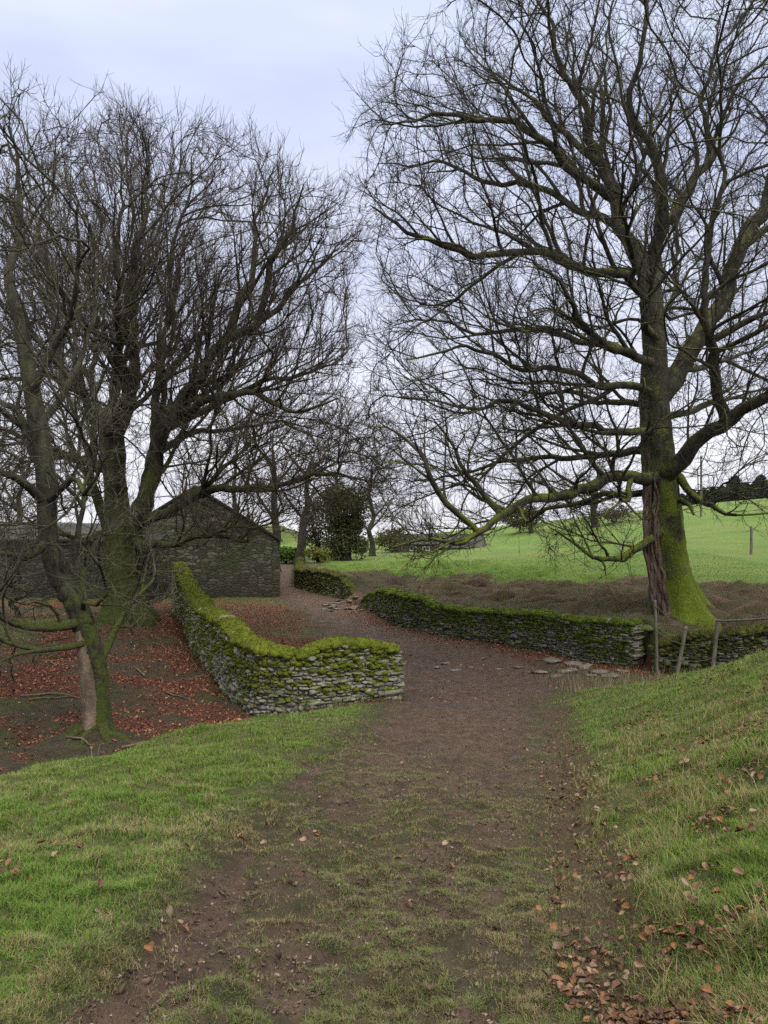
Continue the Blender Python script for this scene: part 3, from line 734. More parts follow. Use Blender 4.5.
# ---- crooked mossy tree in the gully, its stem broken and regrown upwards
Y0 = 12.0
tr = [(96,748,0,.235),(97,725,0,.20),(98,700,0,.185),(96,672,0,.18),(90,645,0,.18),(82,618,0,.17),(70,594,0,.155),(57,574,0,.15),(50,552,0,.14),(47,525,0,.14),(46,490,0,.14),(43,455,0,.135),(37,420,0,.13),(28,370,.1,.115),(18,310,.2,.10)]
trunkK = ([P(a, b, Y0 + d) for a, b, d, _ in tr], [x[3] for x in tr])
limbsK = trace(Y0, None, [
 (.10,.01,[(20,318,.2),(5,270,.3),(8,220,.4),(20,170,.5),(5,120,.6)]),
 (.085,.01,[(32,395,0),(48,340,-.3),(66,285,-.7),(78,220,-1),(60,160,-1.1)]),
 (.075,.01,[(38,430,0),(62,390,.7),(85,340,1.2),(98,280,1.6),(105,220,1.8)]),
 (.09,.01,[(47,505,0),(20,480,-.5),(-10,470,-1.1),(-60,440,-1.6)]),
 (.08,.01,[(50,540,0),(25,560,-.4),(0,555,-.8),(-40,560,-1.3)]),
 (.085,.01,[(43,470,0),(20,430,.5),(-10,390,1.1),(-40,330,1.5)]),
 (.07,.01,[(46,505,0),(68,480,-.5),(84,500,-.9),(100,470,-1.3),(120,455,-1.6)]),
 (.07,.012,[(62,582,.05),(72,556,.1),(74,540,.1),(76,510,.2),(88,480,.4),(98,440,.6),(100,400,.8)]),
 (.045,.018,[(64,584,-.08),(62,566,-.12),(65,552,-.12),(63,546,-.12),(60,547,-.12)]),
 (.10,.02,[(84,622,0),(62,626,-.3),(40,629,-.5),(18,624,-.7),(0,610,-.9),(-20,585,-1.1),(-50,580,-1.4)]),
 (.06,.012,[(90,640,0),(70,648,-.4),(48,652,-.7),(28,654,-.9),(12,664,-1)]),
 (.05,.015,[(88,612,0),(82,602,-.2),(92,604,-.3),(99,592,-.35),(97,586,-.35),(94,583,-.3)]),
 (.06,.012,[(84,618,.1),(84,600,.3),(78,585,.5),(82,560,.7),(98,540,.9),(112,530,1.2)]),
 (.085,.012,[(96,670,.1),(104,650,.5),(112,630,.8),(128,612,1.1),(142,598,1.4),(152,580,1.7),(160,555,2)]),
 (.03,.01,[(62,622,-.3),(52,606,-.5),(38,602,-.7),(30,605,-.8),(20,602,-.9)]),
])
silL = [(-140,110),(0,95),(40,100),(72,110),(62,165),(96,220),(112,300),(116,420),(128,470),(165,520),(175,600),(120,650),(60,650),(20,650),(0,695),(-60,640),(-200,560),(-220,200)]
silK = [(40,520),(70,480),(130,500),(170,540),(175,600),(130,640),(100,600),(60,560),(30,600),(-40,560),(-60,640),(0,700),(40,670),(20,640),(60,640),(30,580)]
attK = np.concatenate([poly_pts(silL[:8] + [(128,470),(80,510),(30,570),(-60,600),(-200,560),(-220,200)], 3600, Y0, 3.6, np.random.RandomState(13), None, hollow=.35), poly_pts(silK, 700, Y0, 1.8, np.random.RandomState(14), None, hollow=.8)])
rootK, skK = build_tree('mossy_tree', 'crooked broken mossy tree with a pale split trunk standing in the leafy gully', tuple(P(96, 742, Y0)), trunkK, limbsK, attK, M_BARK_K, M_TWIG_K,
    .2, 1.6, .26, .006, (.02, 1.2, .42, .0038, .15), 33, 24, (.5, .75, 6), trop=.2, inertia=.55, jit=.27, env=(12, silL, 3.6, .4, .38), amp=.04)
pts = [P(a, b, Y0 - .09 - d) for a, b, d in [(91,742,.05),(91,715,.03),(90,690,.025),(87,668,.02),(84,650,.01),(80,630,0)]]
p, r = resample(pts, [.17,.15,.14,.13,.11,.08], .05)
V, Fq = tubes([(p, r)], 12, .12, 4); link('bare_wood', mesh_np('bare_wood', V, [Fq]), M_PALE, rootK)['label'] = 'pale brown strip of bare wood'
bu = [P(a, b_, Y0 - d) for a, b_, d in [(66,592,.06),(60,580,.04),(54,570,.02),(84,622,.06),(74,604,.05),(92,652,.05),(97,684,.04)]]
V, Fs = lumps(np.array(bu), np.array([.13,.12,.12,.14,.13,.15,.15]), np.random.RandomState(2), 1.25)
link('burr', mesh_np('burr', V, [Fs]), M_BARK_K, rootK)
# its roots spread over the bank
rs = np.random.RandomState(9); chv = []
for k in range(11):
    a = rs.uniform(2.6, 6.6); x, y = -4.45, 12.0; pts = []
    L = rs.uniform(.5, 1.3)
    for j in range(9):
        rr = .1 + L * j / 8; xx = x + math.cos(a) * rr; yy = y + math.sin(a) * rr; a += rs.randn() * .13
        pts.append((xx, yy, gz(xx, yy) + .02 + (.12 if j == 0 else 0) - .012 * j + .02 * math.sin(j * 1.9 + k)))
    chv.append(resample(pts, np.linspace(.075, .016, 9) * rs.uniform(.6, 1.1), .08))
V, Fq = tubes(chv, 7, .12); link('roots', mesh_np('roots', V, [Fq]), M_BARK_B, rootK)

BARE = []
# ---- background trees
def simple_tree(name, label, px, py, Yd, H, sil, natt, dY, seed, group=None, r0=.3, lean=0, D=.55, tw=(.06, 1.0, 1.1, .012, .15), limbs=4, twm=None):
    rs = np.random.RandomState(seed); b = P(px, py, Yd); b[2] = gz(b[0], b[1])
    pts = [b + np.array([0, 0, -.3])]; n = 7
    for i in range(1, n + 1):
        pts.append(b + np.array([lean * i / n + rs.randn() * .12, rs.randn() * .12, H * .72 * i / n]))
    trunk = (pts, list(np.linspace(r0 * 1.15, r0 * .35, n + 1)))
    lm = []
    for k in range(limbs):
        i = rs.randint(2, n); a = rs.uniform(0, 6.28); L = H * rs.uniform(.18, .3); p0 = pts[i]
        lm.append(([p0, p0 + np.array([math.cos(a) * L * .4, math.sin(a) * L * .4, L * .45]), p0 + np.array([math.cos(a) * L * .75, math.sin(a) * L * .75, L * 1.0])], [r0 * .5, r0 * .3, r0 * .12]))
    att = poly_pts(sil, natt, Yd, dY, rs, None, hollow=.5)
    return build_tree(name, label, tuple(b), trunk, lm, att, M_BARK_D, twm or M_TWIG_B, D, 4.5, D * 1.25, .016, tw, seed, 14, (.8, .4, 5), group, trop=.25, inertia=.55, limb_parts=False, iters=90)
simple_tree('bare_tree', 'slender bare tree just right of the stone barn', 275, 578, 50, 11, [(240,440),(262,405),(300,392),(335,398),(345,440),(335,500),(310,540),(255,540),(236,490)], 900, 3, 51, r0=.28)
simple_tree('bare_tree', 'bare tree at the bend of the track beside the ivy covered tree', 299, 578, 56, 10, [(285,440),(310,400),(350,385),(390,400),(405,450),(390,520),(340,550),(290,540)], 900, 3.5, 52, r0=.3, lean=.8)
simple_tree('bare_tree', 'thin bare tree behind the far end of the mossy field wall', 372, 566, 62, 10, [(345,470),(365,440),(400,430),(430,470),(425,530),(390,555),(350,550)], 500, 3.5, 53, r0=.2)
simple_tree('bare_tree', 'small round bare tree on the field edge left of the larger field tree', 532, 535, 88, 8, [(500,500),(515,478),(540,472),(560,490),(562,520),(540,535),(505,530)], 420, 3, 54, r0=.22, D=.6, tw=(.06, 1.0, 1.0, .016, .12))
simple_tree('bare_tree', 'wide bare tree on the green field partly behind the mossy trunk', 596, 530, 82, 9, [(548,510),(560,475),(590,455),(625,452),(655,475),(660,515),(630,535),(565,535)], 800, 4, 55, r0=.32, D=.6, tw=(.06, 1.0, 1.1, .016, .12))
simple_tree('bare_tree', 'bare tree behind the grey outbuilding at the left edge', 20, 560, 46, 9, [(-40,500),(0,440),(50,430),(80,470),(70,530),(-20,540)], 420, 3, 56, r0=.24)
simple_tree('bare_tree', 'tall bare tree rising directly behind the barn roof', 236, 575, 60, 11, [(190,470),(205,420),(240,395),(285,400),(300,440),(290,500),(250,530),(205,520)], 700, 4, 59, r0=.26)
simple_tree('bare_tree', 'bare tree close behind the ivy covered column, its crown above it', 338, 572, 66, 11, [(300,480),(310,425),(345,395),(385,405),(410,450),(400,510),(360,540),(315,530)], 700, 4, 60, r0=.26)
simple_tree('bare_shrub', 'tangled bare shrub in front of the grey outbuilding at the left edge', 18, 612, 25, 2.6, [(-50,600),(-40,540),(0,515),(45,530),(62,575),(50,612)], 420, 1.3, 57, r0=.07, D=.22, tw=(.03, 1.2, .5, .005, .12), limbs=6, twm=M_TWIG_K)
simple_tree('bare_shrub', 'thin bare shrub between the beech trunk and the end of the long mossy wall', 152, 618, 25, 2.4, [(118,600),(122,545),(150,530),(182,550),(180,600),(150,615)], 260, 1.0, 58, r0=.05, D=.22, tw=(.03, 1.2, .45, .005, .12), limbs=5, twm=M_TWIG_K)
# ivy covered tree
def leaf_cloud(n, pts_f, size, rs, c1, c2):
    c = pts_f(n); d = norm(rs.randn(n, 3)); u = norm(np.cross(d, rs.randn(n, 3))); w = np.cross(d, u)
    s = size * rs.uniform(.6, 1.4, n)[:, None]
    V = np.stack([c - u * s * .5, c + w * s * .45, c + u * s * .6, c - w * s * .45], 1).reshape(-1, 3)
    k = np.repeat(rs.rand(n)[:, None], 4, 0); col = np.array(c1) * (1 - k) + np.array(c2) * k
    i = np.arange(n)[:, None] * 4
    return V, i + np.arange(4), col
M_LEAF = mat_col('foliage', .6, .15)
rs = np.random.RandomState(61); Yi = 55
b = P(346, 575, Yi); b[2] = gz(b[0], b[1]); root = fin(empty('ivy_tree', tuple(b)), 'dark columnar tree smothered in ivy at the bend of the track', 'tree')
top = P(346, 492, Yi)[2]
pts = [b + np.array([rs.randn() * .05, 0, (top - b[2] - .4) * k / 8]) for k in range(9)]
V, Fq = flare_trunk(pts, np.linspace(.35, .1, 9), 16, b[2], .8, .4, 5, 3, .2); link('trunk', mesh_np('trunk', V, [Fq]), M_BARK_D, root)
cl = [(rs.uniform(-1, 1), rs.uniform(-.8, .8), rs.uniform(.1, 1)) for _ in range(70)]
def pf(n):
    k = rs.randint(0, len(cl), n); c = np.array(cl)[k]
    h = c[:, 2] * (top - b[2]); wd = 1.15 + .25 * np.sin(c[:, 2] * 9)
    return np.stack([b[0] + c[:, 0] * wd, b[1] + c[:, 1] * wd, b[2] + h], 1) + rs.randn(n, 3) * np.array([.3, .3, .33])
V, Fq, col = leaf_cloud(16000, pf, .13, rs, (.03, .036, .014), (.085, .088, .034))
fin(link('ivy', mesh_np('ivy', V, [Fq], False, col), M_LEAF, root))
# shrubs and bushes round the end of the track and the house
def bush(name, label, px, py, Yd, w, h, n, seed, c1, c2, size=.12):
    rs = np.random.RandomState(seed); b = P(px, py, Yd); b[2] = gz(b[0], b[1])
    root = fin(empty(name, tuple(b)), label, 'bush')
    st = []
    for k in range(14):
        a = rs.uniform(0, 6.28); e = rs.uniform(.2, .9)
        st.append(resample([b + np.array([0, 0, -.1]), b + np.array([math.cos(a) * w * .25 * e, math.sin(a) * w * .25 * e, h * .5]), b + np.array([math.cos(a) * w * .5 * e, math.sin(a) * w * .5 * e, h * rs.uniform(.7, 1)])], [.03, .02, .008], .3))
    V, Fq = tubes(st, 5); link('stems', mesh_np('stems', V, [Fq]), M_BARK_D, root)
    cc = norm(rs.randn(60, 3)) * rs.uniform(.4, 1, (60, 1)) * np.array([w / 2, w / 2, h / 2]) * .85
    def pf(m): return b + np.array([0, 0, h * .52]) + cc[rs.randint(0, 60, m)] + rs.randn(m, 3) * np.array([w, w, h]) * .07
    V, Fq, col = leaf_cloud(n, pf, size, rs, c1, c2)
    link('foliage', mesh_np('foliage', V, [Fq], False, col), M_LEAF, root)
bush('bush', 'bright green low bush at the far end of the track', 286, 580, 57, 2.4, 1.3, 2600, 71, (.06, .1, .02), (.12, .19, .03))
bush('bush', 'yellowish bush behind the far field wall', 318, 572, 52, 2.2, 1.2, 1500, 72, (.08, .09, .02), (.16, .16, .04))
bush('bush', 'dark evergreen bush behind the trees by the track', 318, 572, 60, 4.2, 5.2, 5200, 73, (.03, .033, .014), (.075, .076, .032))
bush('bush', 'olive bush left of the far farmhouse', 392, 560, 74, 4, 2.4, 2200, 74, (.06, .065, .022), (.15, .14, .045), .16)
bush('bush', 'brown green bush right of the far barn roof', 520, 540, 92, 6, 3.6, 3500, 75, (.05, .05, .02), (.1, .095, .04), .18)
bush('bush', 'dark hawthorn bush behind the mossy sycamore trunk', 614, 530, 84, 5, 2.2, 1500, 76, (.05, .045, .026), (.1, .09, .05), .15)
# conifers on the skyline, right
for k, (px, h) in enumerate([(676,5),(682,6.5),(688,6),(693,8),(698,6.5),(703,8.5),(708,7),(713,9),(718,7.5),(722,9),(727,8),(731,9.5),(735,14),(740,9),(745,9.5),(750,8),(755,9.5),(761,13),(766,9),(771,10),(777,8),(783,10),(790,11)]):
    rs = np.random.RandomState(90 + k); Yd = 258 + rs.uniform(-5, 9); h *= .62; b = P(px, 495, Yd); b[2] = gz(b[0], b[1])
    root = fin(empty('conifer_tree', tuple(b)), 'dark conifer tree in the small wood on the skyline', 'tree', 'skyline conifers')
    V, Fq = flare_trunk([b + np.array([0, 0, -.5]), b + np.array([0, 0, h * .5]), b + np.array([0, 0, h])], [.3, .2, .05], 8, b[2], .8, .3, 5, k, .6)
    link('trunk', mesh_np('trunk', V, [Fq]), M_BARK_D, root)
    pk = h > 12
    def pf(m):
        z = rs.rand(m) ** (1.2 if pk else .8); a = rs.uniform(0, 6.28, m); wd = (h * (.26 if pk else .42)) * ((1 - z) if pk else np.sqrt(np.clip(1 - z ** 3, 0, 1))) * (.55 + .45 * vnoise(a * 1.6, z * 9, k)) * np.sqrt(rs.rand(m))
        return np.stack([b[0] + np.cos(a) * wd, b[1] + np.sin(a) * wd, b[2] + .3 + z * h], 1)
    V, Fq, col = leaf_cloud(1800, pf, .6, rs, (.03, .04, .036), (.065, .08, .068))
    link('crown', mesh_np('crown', V, [Fq], False, col), M_LEAF, root)

# ------------------------------------------------------------------ dry stone walls
def stone_template():
    g = np.array([-1, 0, 1.]); pts = []; idx = {}
    for x in range(3):
        for y in range(3):
            for z in range(3):
                if (x, y, z) != (1, 1, 1): idx[(x, y, z)] = len(pts); pts.append((g[x], g[y], g[z]))
    pts = np.array(pts); fs = []
    for ax in range(3):
        o = [a for a in range(3) if a != ax]
        for sgn in (0, 2):
            for u in range(2):
                for v in range(2):
                    quad = []
                    for du, dv in ((0, 0), (1, 0), (1, 1), (0, 1)):
                        k = [0, 0, 0]; k[ax] = sgn; k[o[0]] = u + du; k[o[1]] = v + dv; quad.append(idx[tuple(k)])
                    flip = (sgn == 0) ^ (ax == 1)
                    fs.append(quad[::-1] if flip else quad)
    l = np.linalg.norm(pts, axis=1, keepdims=True)
    rnd = pts * (1 - .13 * (np.abs(pts).sum(1, keepdims=True) - 1) / 2)
    return rnd, np.array(fs)
ST_V, ST_F = stone_template()
def place_stones(cen, half, ax, rs, jit=.1):
    """cen (n,3), half (n,3) half sizes, ax (n,2) wall direction"""
    n = len(cen); k = len(ST_V)
    L = ST_V[None] * half[:, None] * (1 + rs.randn(n, k, 3) * jit)
    rot = rs.randn(n) * .07; cs, sn = np.cos(rot)[:, None], np.sin(rot)[:, None]
    lx = L[..., 0] * cs - L[..., 2] * sn; lz = L[..., 0] * sn + L[..., 2] * cs; ly = L[..., 1]
    dx, dy = ax[:, 0][:, None], ax[:, 1][:, None]
    V = np.stack([cen[:, 0][:, None] + lx * dx - ly * dy, cen[:, 1][:, None] + lx * dy + ly * dx, cen[:, 2][:, None] + lz], 2)
    Fq = (np.arange(n)[:, None, None] * k + ST_F[None]).reshape(-1, 4)
    return V.reshape(-1, 3), Fq
def dry_wall(name, label, line, tops, thick, rs_seed, smat, mmat, mossf, sh=(.035, .085), sl=(.06, .21), base_off=-.25, cut=None):
    """line: (x,y) points, tops: z of the top at each point"""
    rs = np.random.RandomState(rs_seed)
    pts = np.array([(x, y, z) for (x, y), z in zip(line, tops)], float)
    fine, _ = resample(pts, np.zeros(len(pts)), .15)
    fine[:, 2] += (fbm(np.arange(len(fine)) * .23, np.zeros(len(fine)) + rs_seed, rs_seed, 3) - .5) * .26
    seg = np.linalg.norm(np.diff(fine[:, :2], axis=0), axis=1); s = np.concatenate([[0], np.cumsum(seg)]); Lt = s[-1]
    at = lambda u: np.stack([np.interp(u, s, fine[:, k]) for k in range(3)], -1)
    tan = np.gradient(fine[:, :2], axis=0); tan = norm(tan)
    atT = lambda u: norm(np.stack([np.interp(u, s, tan[:, k]) for k in range(2)], -1))
    nrmf = lambda T: np.stack([-T[..., 1], T[..., 0]], -1)
    lowz = np.minimum(ground_z(fine[:, 0] - .5 * tan[:, 1], fine[:, 1] + .5 * tan[:, 0]), ground_z(fine[:, 0] + .5 * tan[:, 1], fine[:, 1] - .5 * tan[:, 0]))
    lowz = np.minimum(lowz, fine[:, 2] - .4)
    root = fin(empty(name, (fine[0][0], fine[0][1], lowz[0])), label, 'wall')
    # core
    c = []; up = .06
    for i in range(len(fine)):
        nn = np.array([-tan[i][1], tan[i][0]])
        for sx, zz, w in ((-1, lowz[i] + base_off, .46), (-1, fine[i][2] - up, .36), (1, fine[i][2] - up, .36), (1, lowz[i] + base_off, .46)):
            c.append((*(fine[i][:2] + nn * sx * thick * w * .86), zz))
    n = len(fine); i = np.arange(n - 1)[:, None]; j = np.arange(4); j2 = (j + 1) % 4
    Fq = np.stack([i * 4 + j, i * 4 + j2, (i + 1) * 4 + j2, (i + 1) * 4 + j], 2).reshape(-1, 4)
    caps = np.array([[3, 2, 1, 0], [(n - 1) * 4 + k for k in range(4)]])
    cV, cF = np.array(c), [Fq, caps]
    # courses
    cen = []; half = []; axs = []
    hmax = (fine[:, 2] - lowz).max() + .2; z = -.15
    while z < hmax:
        h = rs.uniform(*sh)
        for sd in (-1, 1):
            u = rs.uniform(0, .1)
            while u < Lt:
                l = rs.uniform(*sl) * (1.6 if u < .35 or u > Lt - .35 else 1)
                um = min(u + l / 2, Lt - .02); p = at(um); lz = np.interp(um, s, lowz)
                hh = h * rs.uniform(.75, 1.1)
                if lz + z + hh < p[2] + .02:
                    T = atT(um); nn = nrmf(T); f = (z) / max(p[2] - lz, .3)
                    off = thick * (.43 - .1 * f) + rs.uniform(-.03, .03)
                    big = rs.rand() < .035 and lz + z + hh * 2 < p[2]; hb = hh * (1.9 if big else 1)
                    cen.append((*(p[:2] + nn * sd * (off - .07 + (.03 if big else 0))), lz + z + hb / 2)); half.append((l / 2 * (1.15 if big else .97), rs.uniform(.09, .14), hb / 2 * .97)); axs.append(T)
                u += l
        z += h
    for u0, sg in ((.0, -1), (Lt, 1)):                                   # ends
        z = -.1; p = at(u0); T = atT(u0); nn = nrmf(T); lz = np.interp(u0, s, lowz)
        while lz + z < p[2] - .03:
            h = rs.uniform(*sh); k = rs.randint(1, 3)
            for m in range(k):
                w = thick * .88 / k
                cen.append((*(p[:2] + nn * (-thick * .44 + w * (m + .5)) + T * sg * (-.05 + rs.uniform(-.03, .03))), lz + z + h / 2)); half.append((rs.uniform(.1, .16), w / 2, h / 2 * .97)); axs.append(T)
            z += h
    u = 0                                                               # cope stones
    while u < Lt:
        l = rs.uniform(.1, .26); um = min(u + l / 2, Lt); p = at(um); T = atT(um)
        cen.append((p[0], p[1], p[2] + rs.uniform(-.02, .03))); half.append((l / 2 * .95, thick * rs.uniform(.3, .38), rs.uniform(.05, .085))); axs.append(T); u += l
    cen, half, axs = map(np.array, (cen, half, axs))
    V, Fs = place_stones(cen + rs.randn(len(cen), 3) * .008, half * rs.uniform(.85, 1.18, half.shape), axs, rs, .15)
    tone = rs.uniform(.7, 1.15, len(cen)); warm = rs.rand(len(cen))
    col = np.stack([tone * (.95 + .16 * warm), tone, tone * (1.02 - .2 * warm)], 1)
    col = np.repeat(col, len(ST_V), 0)
    V2, F2 = np.concatenate([V, cV]), [Fs] + [f + len(V) for f in cF]
    colA = np.concatenate([col, np.full((len(cV), 3), .75)])
    me = mesh_np('stonework', V2, F2, False, colA); link('stonework', me, smat, root)
    # moss cushions on cope and faces
    mc = []; ms = []
    for kk in range(int(Lt * 340)):
        u = rs.uniform(0, Lt); p = at(u); T = atT(u); nn = nrmf(T); lz = np.interp(u, s, lowz); H = p[2] - lz
        a = rs.uniform(-1, 1); v = abs(rs.randn()) * .45
        mtop, mface, mv = mossf(u / Lt)
        if rs.rand() < .42:
            if rs.rand() > mtop: continue
            mc.append((*(p[:2] + nn * a * thick * .4), p[2] + .06 - .06 * a * a)); ms.append(rs.uniform(.06, .125))
        else:
            if rs.rand() > mface or v > mv: continue
            if fbm(np.array([u * 1.1]), np.array([v * 3 + 7]), rs_seed)[0] + .25 * (mv - v) < .47: continue
            zz = p[2] - v * H
            f = (zz - lz) / max(H, .3)
            mc.append((*(p[:2] + nn * np.sign(a) * (thick * (.43 - .1 * f) + .02)), zz)); ms.append(rs.uniform(.03, .085))
    V, Fs = lumps(np.array(mc), np.array(ms), rs, .65)
    # fuzz of moss shoots so its edge is not smooth
    m = len(mc) * 26; k = rs.randint(0, len(mc), m); d = norm(rs.randn(m, 3) + np.array([0, 0, .5])); b = np.array(mc)[k] + d * np.array(ms)[k][:, None] * np.array([.95, .95, .6])
    sd = norm(np.cross(d, rs.randn(m, 3))) * .008; l = rs.uniform(.015, .045, m)[:, None]
    V3 = np.stack([b - sd, b + sd, b + d * l + rs.randn(m, 3) * .008], 1).reshape(-1, 3); F3 = np.arange(m * 3).reshape(-1, 3) + len(V)
    link('moss', mesh_np('moss', np.concatenate([V, V3]), [Fs, F3]), mmat, root)
    return root
M_ST1 = mat_stone('gritstone', (.16, .158, .13), (.33, .325, .28), (.11, .14, .016), .56, .7)
M_ST2 = mat_stone('mossy_gritstone', (.1, .096, .08), (.25, .24, .2), (.08, .115, .014), .51, .66)
M_ST3 = mat_stone('trodden_stone', (.15, .13, .105), (.32, .285, .235), (.1, .09, .04), .8, .95)
M_MO1 = mat_moss('yellow_moss', (.12, .15, .013), (.22, .25, .02), (.07, .1, .012))
M_MO2 = mat_moss('dark_moss', (.08, .125, .013), (.17, .23, .02), (.06, .07, .018))
M_MO3 = mat_moss('olive_moss', (.06, .07, .014), (.13, .135, .02), (.09, .07, .03))
lineL = [(.22,15.25),(-.4,14.95),(-1.1,14.62),(-1.7,14.45),(-2.25,14.75),(-3.0,16.1),(-3.7,17.6),(-4.7,20),(-5.6,22.5),(-6.45,25),(-8.0,30)]
topL = [-1.12,-1.0,-.98,-1.06,-1.04,-.97,-.86,-.8,-.76,-.66,-.48]
dry_wall('dry_stone_wall', 'curving dry stone wall with bright moss cap left of the track, broken end near the camera', lineL, topL, .5, 101, M_ST1, M_MO1, lambda u: (.97, .95, .75 if u < .2 else 1.3))
wA = [(a, b) for a, b in WALLA]
tpA = [P(640,627,19.35)[2], P(600,622,20.2)[2], P(540,616,22)[2], P(480,611,23.7)[2], P(430,603,25.2)[2], P(395,594,27.2)[2], P(370,594,31)[2], P(365,606,32.2)[2]]
dry_wall('retaining_wall', 'dark mossy retaining wall along the far side of the track below the brown slope', wA, tpA, .5, 102, M_ST2, M_MO2, lambda u: (.95, .6, .9))
tpB = [P(357,597,33.3)[2], P(345,580,34.9)[2], P(322,573,37)[2], P(302,571,39.8)[2], P(299,570,45)[2], -1.8]
dry_wall('field_wall', 'farther mossy wall edging the green field by the bend of the track', WALLB, tpB, .5, 103, M_ST2, M_MO3, lambda u: (.97, .95, 1.0), (.07, .12), (.12, .3))
wC = WALLC[1:]
tpC = [-.4, P(768,627,16.0)[2] + .1, P(768,628,17.3)[2], P(652,646,18.65)[2]]
dry_wall('field_wall', 'low mossy wall behind the wooden fence posts, under the sycamore', wC, tpC, .5, 104, M_ST2, M_MO3, lambda u: (.97, .95, 1.1))
# dark culvert mouth between the two walls: lintel
cV, cF = place_stones(np.array([(6.53, 19.5, -1.33)]), np.array([(.4, .2, .06)]), np.array([(1., 0)]), np.random.RandomState(3))
fin(link('lintel_stone', mesh_np('lintel_stone', cV, [cF], False, np.full((len(cV), 3), 1.)), M_ST2), 'flat stone slab bridging the dark gap in the wall by the sycamore', 'stone')

# loose stones on the track
def stone(px, py, w, h, seed, label, group, Yd=None):
    rs = np.random.RandomState(seed); 
    Yd = Yd or 20.0
    for _ in range(12):
        x = (px - 384) / F * Yd; z = gz(x, Yd); Yd = .5 * Yd + .5 * (CAMZ - z) * F / (py - 512)
    x = (px - 384) / F * Yd; z = gz(x, Yd); W = w / F * Yd
    cV, cF = place_stones(np.array([(x, Yd, z + .02)]), np.array([(W / 2, W * rs.uniform(.25, .5), max(.02, h / F * Yd / 3))]), norm(np.array([(1., rs.randn() * .7)])), rs, .26)
    fin(link('flat_stone', mesh_np('flat_stone', cV, [cF], False, np.full((len(cV), 3), rs.uniform(.5, .85))), M_ST3), label, 'stone', group)
for k, (px, py, w, h) in enumerate([(551,661,15,5),(568,672,22,5),(585,668,16,4),(600,673,17,4),(611,677,14,3),(556,677,12,3),(540,673,14,3),(590,676,12,3),(622,672,10,3),(575,664,18,3)]):
    stone(px, py, w, h, 200 + k, 'pale flat stone lying in the mud before the dark gap in the wall', 'flat stones by the culvert')
for k in range(22):
    rs = np.random.RandomState(300 + k)
    stone(rs.uniform(318, 362), rs.uniform(598, 612), rs.uniform(3, 8), 2.5, 320 + k, 'small rubble stone tumbled onto the track below the collapsed bank', 'rubble stones at the bend', 33)
for k, (px, py, w) in enumerate([(446,664,9),(455,671,10),(437,668,7),(470,668,6),(498,670,7),(520,668,8),(483,659,6)]):
    stone(px, py, w, 2, 360 + k, 'small stone bedded in the middle of the muddy track', 'stones in the track')

for k in range(14):
    rs = np.random.RandomState(700 + k); x, y = rs.uniform(-7.5, -3.4), rs.uniform(10.5, 20); a = rs.uniform(0, 6.28); L = rs.uniform(.5, 1.6); pts = []
    for j in range(6):
        pts.append((x, y, gz(x, y) + .03)); a += rs.randn() * .3; x += math.cos(a) * L / 5; y += math.sin(a) * L / 5
    V, Fq = tubes([resample(pts, np.linspace(.022, .007, 6), .1)], 6, .1, k)
    fin(link('fallen_stick', mesh_np('fallen_stick', V, [Fq]), M_PALE), 'thin pale fallen stick lying among the leaves of the gully', 'stick', 'fallen sticks in the gully')

# ------------------------------------------------------------------ buildings
def prism(name, pts, mat, parent=None):
    import bmesh
    bm = bmesh.new()
    V, Fs = pts
    vs = [bm.verts.new(v) for v in V]
    for f in Fs: bm.faces.new([vs[i] for i in f])
    bmesh.ops.recalc_face_normals(bm, faces=bm.faces)
    me = bpy.data.meshes.new(name); bm.to_mesh(me); bm.free()
    return link(name, me, mat, parent)
def gable(O, ux, L, W, He, Hr, z0):
    """gable house: O front-left corner, ux unit along the gable, L depth along uy"""
    ux = np.array(ux, float); uy = np.array([-ux[1], ux[0]])
    def p(a, b, z): return (*(np.array(O) + ux * a + uy * b), z0 + z)
    V = [p(0, 0, -.5), p(W, 0, -.5), p(W, 0, He), p(W / 2, 0, Hr), p(0, 0, He), p(0, L, -.5), p(W, L, -.5), p(W, L, He), p(W / 2, L, Hr), p(0, L, He)]
    Fs = [(0, 1, 2, 3, 4), (5, 6, 7, 8, 9), (0, 4, 9, 5), (1, 2, 7, 6), (4, 3, 8, 9), (3, 2, 7, 8)]
    return V, Fs, p
def roof_slabs(p, W, L, He, Hr, ov, th, name, mat, parent):
    sl = (Hr - He) / (W / 2)
    for sg in (0, 1):
        e = -ov if sg == 0 else W + ov; r = W / 2
        ze = He - ov * sl
        V = [p(e, -ov, ze + .02), p(r, -ov, Hr + .02), p(r, L + ov, Hr + .02), p(e, L + ov, ze + .02)]
        V += [(a, b, c + th) for a, b, c in V]
        prism(name, (V, [(0, 1, 2, 3), (4, 5, 6, 7), (0, 1, 5, 4), (1, 2, 6, 5), (2, 3, 7, 6), (3, 0, 4, 7)]), mat, parent)
t = NT('slate'); sx = t.n('ShaderNodeTexBrick'); t.l(t.coords('Object', (1, 1, 1)), sx.inputs['Vector'])
for k, v_ in (('Scale', 2.2), ('Mortar Size', .01), ('Brick Width', .5), ('Row Height', .28)): sx.inputs[k].default_value = v_
sx.inputs['Color1'].default_value = (.03, .03, .026, 1); sx.inputs['Color2'].default_value = (.055, .054, .048, 1); sx.inputs['Mortar'].default_value = (.03, .03, .03, 1)
n1 = t.noise(1.2, 4); M_SLATE = t.done(t.mix(t.mr(n1, .5, .68, 0, .6), sx.outputs[0], (.07, .085, .03)), .8)
M_BARN = mat_masonry('barn_stone', (.085, .088, .062), (.165, .16, .12), (.05, .05, .038), .42, .13, .75, (-1.9, .4, (.055, .042, .034)))
M_OUT = mat_masonry('outbuilding_stone', (.06, .058, .048), (.1, .096, .08), (.04, .038, .032), .4, .13, .5)
